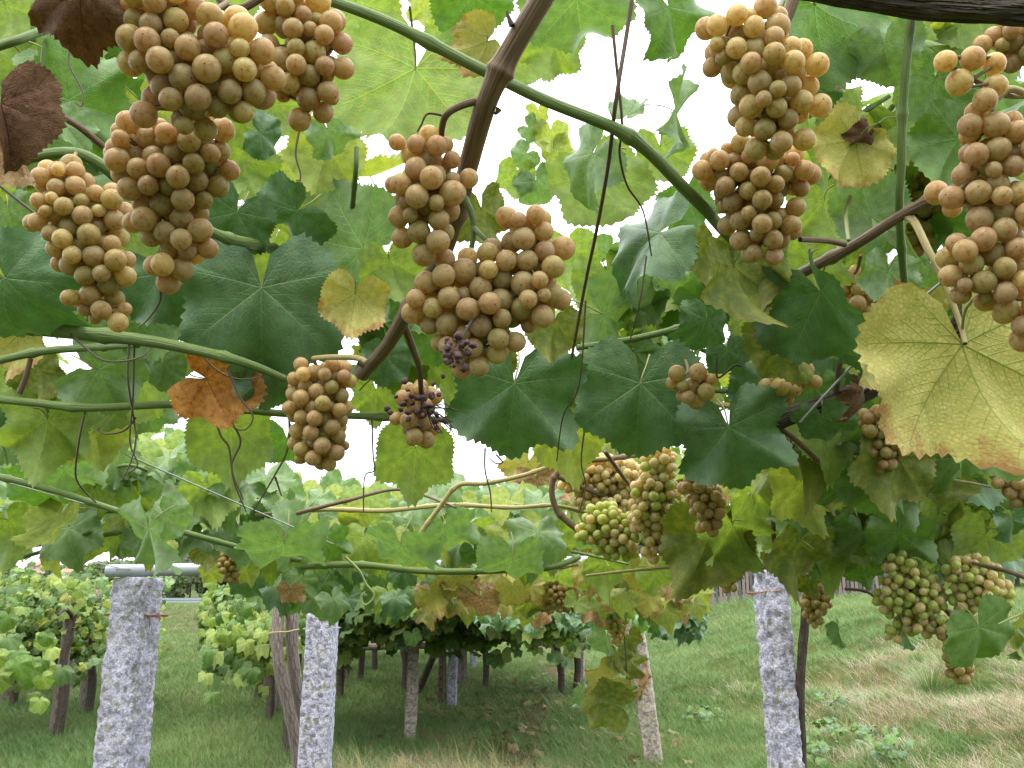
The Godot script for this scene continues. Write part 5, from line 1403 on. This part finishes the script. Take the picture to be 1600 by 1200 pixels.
func build_bunches():
	var amber := ["grape_amber", 5.0, "grape_rosy", 2.0, "grape_gold", 1.5, "grape_olive", 1.5]
	var gold := ["grape_gold", 4.0, "grape_amber", 4.0, "grape_olive", 1.0]
	var green := ["grape_green", 4.0, "grape_straw", 2.0]
	bunch("big shadowed grape bunch under the dark withered leaf", 0.47, 19.5, [[255, 15, 66], [255, 75, 68], [300, 125, 72], [350, 80, 66], [390, 110, 55], [375, 150, 45], [235, 165, 32], [300, 175, 36]], amber, 1.0, [[355, 5, 0.50], [320, 20, 0.48]])
	bunch("rounded grape bunch hanging below the end of the green cane, beside the big shadowed one", 0.52, 17, [[455, 20, 55], [490, 55, 55], [460, 100, 58], [500, 110, 44], [500, 155, 34], [470, 183, 22]], amber, 1.0, [[450, -20, 0.58], [460, 10, 0.54]])
	bunch("long broad grape bunch tapering down in front of the dark green leaves", 0.54, 16.8, [[225, 240, 62], [300, 235, 66], [270, 285, 70], [345, 265, 24], [250, 340, 48], [290, 375, 44], [262, 415, 38], [300, 420, 18]], amber, 1.0, [[290, 165, 0.50], [282, 210, 0.53]])
	bunch("slender grape bunch with golden berries beside the dried brown leaf", 0.62, 15, [[95, 285, 46], [110, 335, 60], [165, 325, 36], [135, 385, 56], [165, 420, 44], [150, 470, 44], [180, 490, 28]], ["grape_amber", 4.0, "grape_olive", 2.5, "grape_gold", 2.0], 1.0, [[120, 238, 0.68], [105, 262, 0.64]])
	bunch("compact grape bunch hanging against the brown cane", 0.53, 17.6, [[640, 235, 34], [672, 245, 46], [665, 300, 62], [715, 280, 24], [640, 345, 36], [670, 360, 40], [668, 405, 26]], amber, 1.0, [[690, 200, 0.53], [685, 225, 0.535]])
	bunch("widest grape bunch, hung below the brown cane above the dark lobed leaves", 0.54, 17.6, [[820, 360, 46], [850, 400, 46], [790, 420, 52], [720, 430, 46], [680, 470, 50], [760, 470, 60], [830, 460, 58], [720, 520, 48], [770, 520, 44], [735, 560, 36]], amber, 1.0, [[734, 400, 0.56], [740, 420, 0.55]])
	bunch("small neat grape bunch hanging alone in front of the pale far leaves", 0.80, 12, [[485, 600, 38], [520, 590, 36], [498, 640, 52], [500, 685, 48], [502, 715, 26]], amber, 1.0, [[490, 560, 0.80], [495, 580, 0.80]])
	bunch("half dried grape bunch with shrivelled black raisins at its top", 0.78, 12.6, [[655, 625, 34], [645, 655, 32], [655, 672, 34]], ["grape_amber", 3.0, "grape_rosy", 2.0], 1.0, [[658, 600, 0.77], [656, 615, 0.78]], true)
	bunch("tall grape bunch hanging from the dark bark beam against the sky", 0.60, 17.2, [[1110, 40, 24], [1150, 70, 58], [1200, 40, 46], [1190, 110, 66], [1250, 110, 40], [1200, 165, 60], [1255, 170, 34], [1195, 220, 40], [1260, 215, 20]], gold, 0.97, [[1225, -10, 0.66], [1205, 20, 0.62]])
	bunch("loose grape bunch hanging under the tall one beside the green cane", 0.67, 14.8, [[1115, 265, 36], [1160, 245, 40], [1170, 290, 62], [1225, 270, 48], [1180, 335, 56], [1225, 340, 36], [1195, 385, 36]], amber, 0.95, [[1195, 215, 0.62], [1190, 240, 0.66]])
	bunch("pale golden cluster of few big grapes above the forked tan stalk", 0.55, 19, [[1475, 95, 22], [1510, 90, 30], [1560, 95, 30], [1505, 135, 28], [1560, 130, 24], [1540, 155, 22]], gold, 1.0, [[1600, 150, 0.57], [1560, 145, 0.56]])
	bunch("big grape bunch beside the dark arm, above the big yellowed leaf", 0.56, 17.8, [[1540, 205, 46], [1590, 225, 50], [1540, 260, 50], [1490, 310, 26], [1540, 315, 50], [1590, 320, 50], [1570, 380, 48], [1520, 400, 50], [1500, 440, 36], [1560, 440, 52], [1590, 490, 42], [1605, 525, 22]], amber, 1.0, [[1550, 165, 0.56], [1548, 190, 0.56]])
	bunch("few loose grapes at the tip of the brown cane", 0.62, 19, [[1462, 298, 20], [1490, 330, 20]], gold, 1.0, [[1455, 312, 0.66], [1460, 305, 0.64]])
	bunch("dim grape bunch half hidden behind the dark bark beam", 0.85, 15, [[1575, 55, 36], [1600, 70, 40], [1545, 70, 22]], amber, 1.0, [[1580, 20, 0.80], [1578, 35, 0.83]])
	bunch("handful of grapes peeping out between two dark leaves", 0.86, 12.8, [[1060, 595, 26], [1095, 600, 28], [1080, 610, 28]], ["grape_olive", 3.0, "grape_amber", 2.0], 1.0, [[1070, 560, 0.95], [1075, 580, 0.88]])
	bunch("handful of grapes under the drooping blotched leaf", 0.92, 13.5, [[1215, 595, 30], [1250, 590, 30], [1235, 605, 28]], ["grape_olive", 4.0, "grape_amber", 1.0], 1.0, [[1230, 560, 0.95], [1232, 575, 0.93]])
	bunch("small grape bunch behind the grey green leaf by the brown stake of cane", 0.98, 13, [[1330, 440, 28], [1345, 465, 34], [1365, 490, 22]], gold, 1.0, [[1345, 400, 0.9], [1340, 420, 0.95]])
	bunch("loose distant grapes behind the upright green cane", 1.05, 11.5, [[1400, 270, 30], [1440, 275, 28], [1410, 310, 32], [1450, 345, 34], [1440, 375, 26]], amber, 0.95, [[1420, 230, 1.0], [1415, 250, 1.02]])
	bunch("shaded grape bunch beside the reddish withered leaf, under the dark arm", 1.05, 9.5, [[1375, 665, 34], [1385, 695, 32], [1380, 720, 22]], ["grape_amber", 3.0, "grape_olive", 2.0, "grape_rosy", 1.0], 1.0, [[1385, 630, 1.0], [1382, 648, 1.03]])
	bunch("dark shaded grape bunch under the grey green folded leaf", 1.15, 10, [[1310, 655, 28], [1325, 685, 32], [1320, 705, 22]], ["grape_olive", 3.0, "grape_green", 1.0], 1.0, [[1310, 625, 1.05], [1311, 640, 1.1]])
	bunch("small grape bunch under the tip of the big yellowed leaf", 1.05, 10, [[1570, 735, 26], [1590, 755, 34], [1605, 775, 26]], ["grape_amber", 3.0, "grape_olive", 2.0], 1.0, [[1560, 705, 1.05], [1565, 720, 1.05]])
	bunch("straw coloured grape bunch behind the hooked brown arm", 1.95, 6.8, [[900, 745, 30], [940, 740, 34], [975, 750, 34], [920, 775, 26], [960, 780, 30]], ["grape_straw", 4.0, "grape_gold", 1.0], 1.0, [[930, 715, 1.92], [935, 725, 1.94]])
	bunch("green grape bunch lowest under the hooked arm", 1.75, 7.6, [[915, 832, 20], [945, 815, 32], [970, 835, 34], [950, 855, 24], [985, 862, 18]], green, 1.0, [[960, 780, 1.85], [958, 795, 1.8]])
	bunch("tall straw coloured grape bunch beside the big dark leaf, near the hooked arm", 1.7, 7.6, [[1030, 725, 30], [1020, 765, 36], [1010, 805, 34], [1045, 790, 28], [1030, 840, 26], [1020, 860, 20]], ["grape_straw", 4.0, "grape_green", 1.0], 1.0, [[1015, 700, 1.75], [1020, 712, 1.72]])
	bunch("amber grape bunch tucked under the big dark leaf", 1.5, 9, [[1085, 755, 24], [1105, 785, 32], [1108, 815, 22]], ["grape_amber", 4.0, "grape_rosy", 1.0], 1.0, [[1080, 725, 1.5], [1082, 740, 1.5]])
	bunch("green grape bunch hanging low between two folded leaves over the bank", 1.45, 7, [[1410, 895, 34], [1400, 930, 36], [1435, 930, 42], [1430, 965, 34], [1400, 985, 20]], green, 1.0, [[1425, 860, 1.45], [1420, 878, 1.45]])
	bunch("pale green grape bunch above the hanging broad leaf over the bank", 1.42, 7.5, [[1495, 895, 22], [1525, 905, 40], [1550, 925, 32], [1510, 935, 26]], green, 1.0, [[1525, 862, 1.42], [1524, 880, 1.42]])
	bunch("thin trailing grape bunch behind the hanging broad leaf over the bank", 1.42, 7, [[1470, 980, 18], [1488, 990, 22], [1490, 1020, 18], [1498, 1050, 20]], ["grape_olive", 3.0, "grape_green", 2.0], 1.0, [[1485, 960, 1.48], [1484, 970, 1.45]])
	bunch("dull olive grape bunch above the thin straight trunk", 1.8, 7, [[1268, 915, 18], [1275, 940, 24], [1272, 965, 16]], ["grape_olive", 3.0, "grape_amber", 1.0], 1.0, [[1270, 880, 1.75], [1269, 900, 1.78]])
	bunch("dark olive grape bunch hanging by the hook of the mossy post", 2.0, 6.5, [[1138, 860, 16], [1138, 890, 20], [1138, 912, 14]], ["grape_olive", 3.0, "grape_amber", 1.0], 1.0, [[1140, 835, 1.9], [1139, 850, 1.95]])
	bunch("small yellow grape bunch hanging above the leaning brownish post", 3.1, 4.6, [[950, 920, 22], [955, 945, 22], [962, 970, 20], [965, 995, 14]], ["grape_gold", 2.0, "grape_green", 1.0], 1.0, [[955, 890, 3.1], [952, 905, 3.1]])
	bunch("small amber grape bunch among the browned leaves over the track", 3.1, 4.6, [[870, 925, 18], [880, 940, 18], [862, 945, 14]], ["grape_amber", 2.0, "grape_gold", 1.0], 1.0, [[872, 900, 3.1], [871, 912, 3.1]])
	bunch("dark olive grape bunch among the lime leaves beside the first granite post", 2.4, 5, [[360, 855, 14], [358, 880, 18], [362, 900, 12]], ["grape_olive", 3.0], 1.0, [[362, 835, 2.3], [361, 845, 2.35]])

func build_small_things():
	# raisins and dead stalks in two bunches are things that hang there too
	var rs := thing("dried_cluster", "cluster of shrivelled black raisins on a wiry dead stalk", "dried grapes", P(655, 600, 0.765))
	cane("stalk", rs, [[658, 600, 0.765], [660, 625, 0.76], [655, 655, 0.755]], 6, 3, M.grape_stem_dry, 0.0, 5)
	for k in 34:
		var px := 655 + rng.randfn() * 20.0
		var py := 632 + rng.randfn() * 17.0
		var mi := MeshInstance3D.new()
		mi.name = "raisin"
		mi.mesh = raisin_mesh
		mi.material_override = M.raisin
		mi.transform = Transform3D(Basis(rand_unit(), rng.randf() * TAU) * Basis.from_scale(Vector3.ONE * rf(0.0022, 0.0042)), P(px, py, rf(0.742, 0.765)) - rs.position)
		rs.add_child(mi, true)
	for k in 16:
		var q := Vector2(680 + rf(-10, 25), 640 + rf(-10, 30))
		cane("stalk", rs, [[665, 632, 0.76], [q.x * 0.5 + 332, q.y * 0.5 + 318, 0.755], [q.x, q.y, 0.75], [q.x + rf(0, 14), q.y + rf(2, 20), 0.75]], 2.6, 1.8, M.grape_stem_dry, 0.0, 4)
	var r2 := thing("dried_cluster", "patch of shrivelled black berries in the widest grape bunch", "dried grapes", P(715, 545, 0.49))
	cane("stalk", r2, [[738, 500, 0.52], [720, 530, 0.50], [712, 552, 0.49]], 6, 3, M.grape_stem_dry, 0.0, 5)
	for k in 22:
		var mi := MeshInstance3D.new()
		mi.name = "raisin"
		mi.mesh = raisin_mesh
		mi.material_override = M.raisin
		mi.transform = Transform3D(Basis(rand_unit(), rng.randf() * TAU) * Basis.from_scale(Vector3.ONE * rf(0.0018, 0.0032)), P(712 + rng.randfn() * 13.0, 545 + rng.randfn() * 12.0, rf(0.478, 0.492)) - r2.position)
		r2.add_child(mi, true)
	for sp in [[1200, 705, 1.1, 16, "small dead black stalk beside the lobed dark leaf tip"], [1235, 700, 1.1, 14, "small dead black stalk under the broken brown cane"], [1382, 500, 0.9, 12, "dead black stalk dangling behind the grey green leaf"]]:
		var dd := thing("dead_stalk", sp[4], "dried stalk", P(sp[0], sp[1] - 12, sp[2]))
		cane("stalk", dd, [[sp[0], sp[1] - 14, sp[2]], [sp[0] + 2, sp[1], sp[2]], [sp[0] - 2, sp[1] + 14, sp[2]]], 3, 2, M.grape_stem_dry, 0.0, 4)
		for k in sp[3]:
			var a := rng.randf() * TAU
			var q: float = sp[1] + rf(-10, 12)
			cane("stalk", dd, [[sp[0], q, sp[2]], [sp[0] + cos(a) * 6, q + 3, sp[2]], [sp[0] + cos(a) * 13, q + sin(a) * 8 + 3, sp[2] + sin(a) * 0.01]], 2.2, 2.6, M.grape_stem_dry, 0.0, 4)
	# trellis wires
	tag(tube("trellis_wire", self, [P(-60, 596, 1.2), P(140, 685, 1.35), P(313, 761, 1.5), P(520, 850, 1.8)], 0.0013, 0.0013, M.wire, 5, 3), "thin pale steel wire slanting down behind the curling tendrils", "wire", "trellis wires")
	tag(tube("trellis_wire", self, [P(1250, 660, 1.0), P(1380, 520, 0.95), P(1470, 442, 0.9), P(1560, 365, 0.86)], 0.0015, 0.0015, M.wire, 5, 3), "thin steel wire rising past the dark bark arm", "wire", "trellis wires")
	tag(tube("trellis_wire", self, [P(-30, 742, 1.85), P(200, 806, 1.9), P(420, 866, 2.0)], 0.0012, 0.0012, M.wire, 5, 3), "thin steel wire along the arching low green cane", "wire", "trellis wires")
	tag(tube("trellis_wire", self, [P(100, 868, 3.7), P(198, 890, 3.75)], 0.002, 0.002, M.wire, 5, 3), "short stay wire running to the pipe end on the granite post", "wire", "trellis wires")
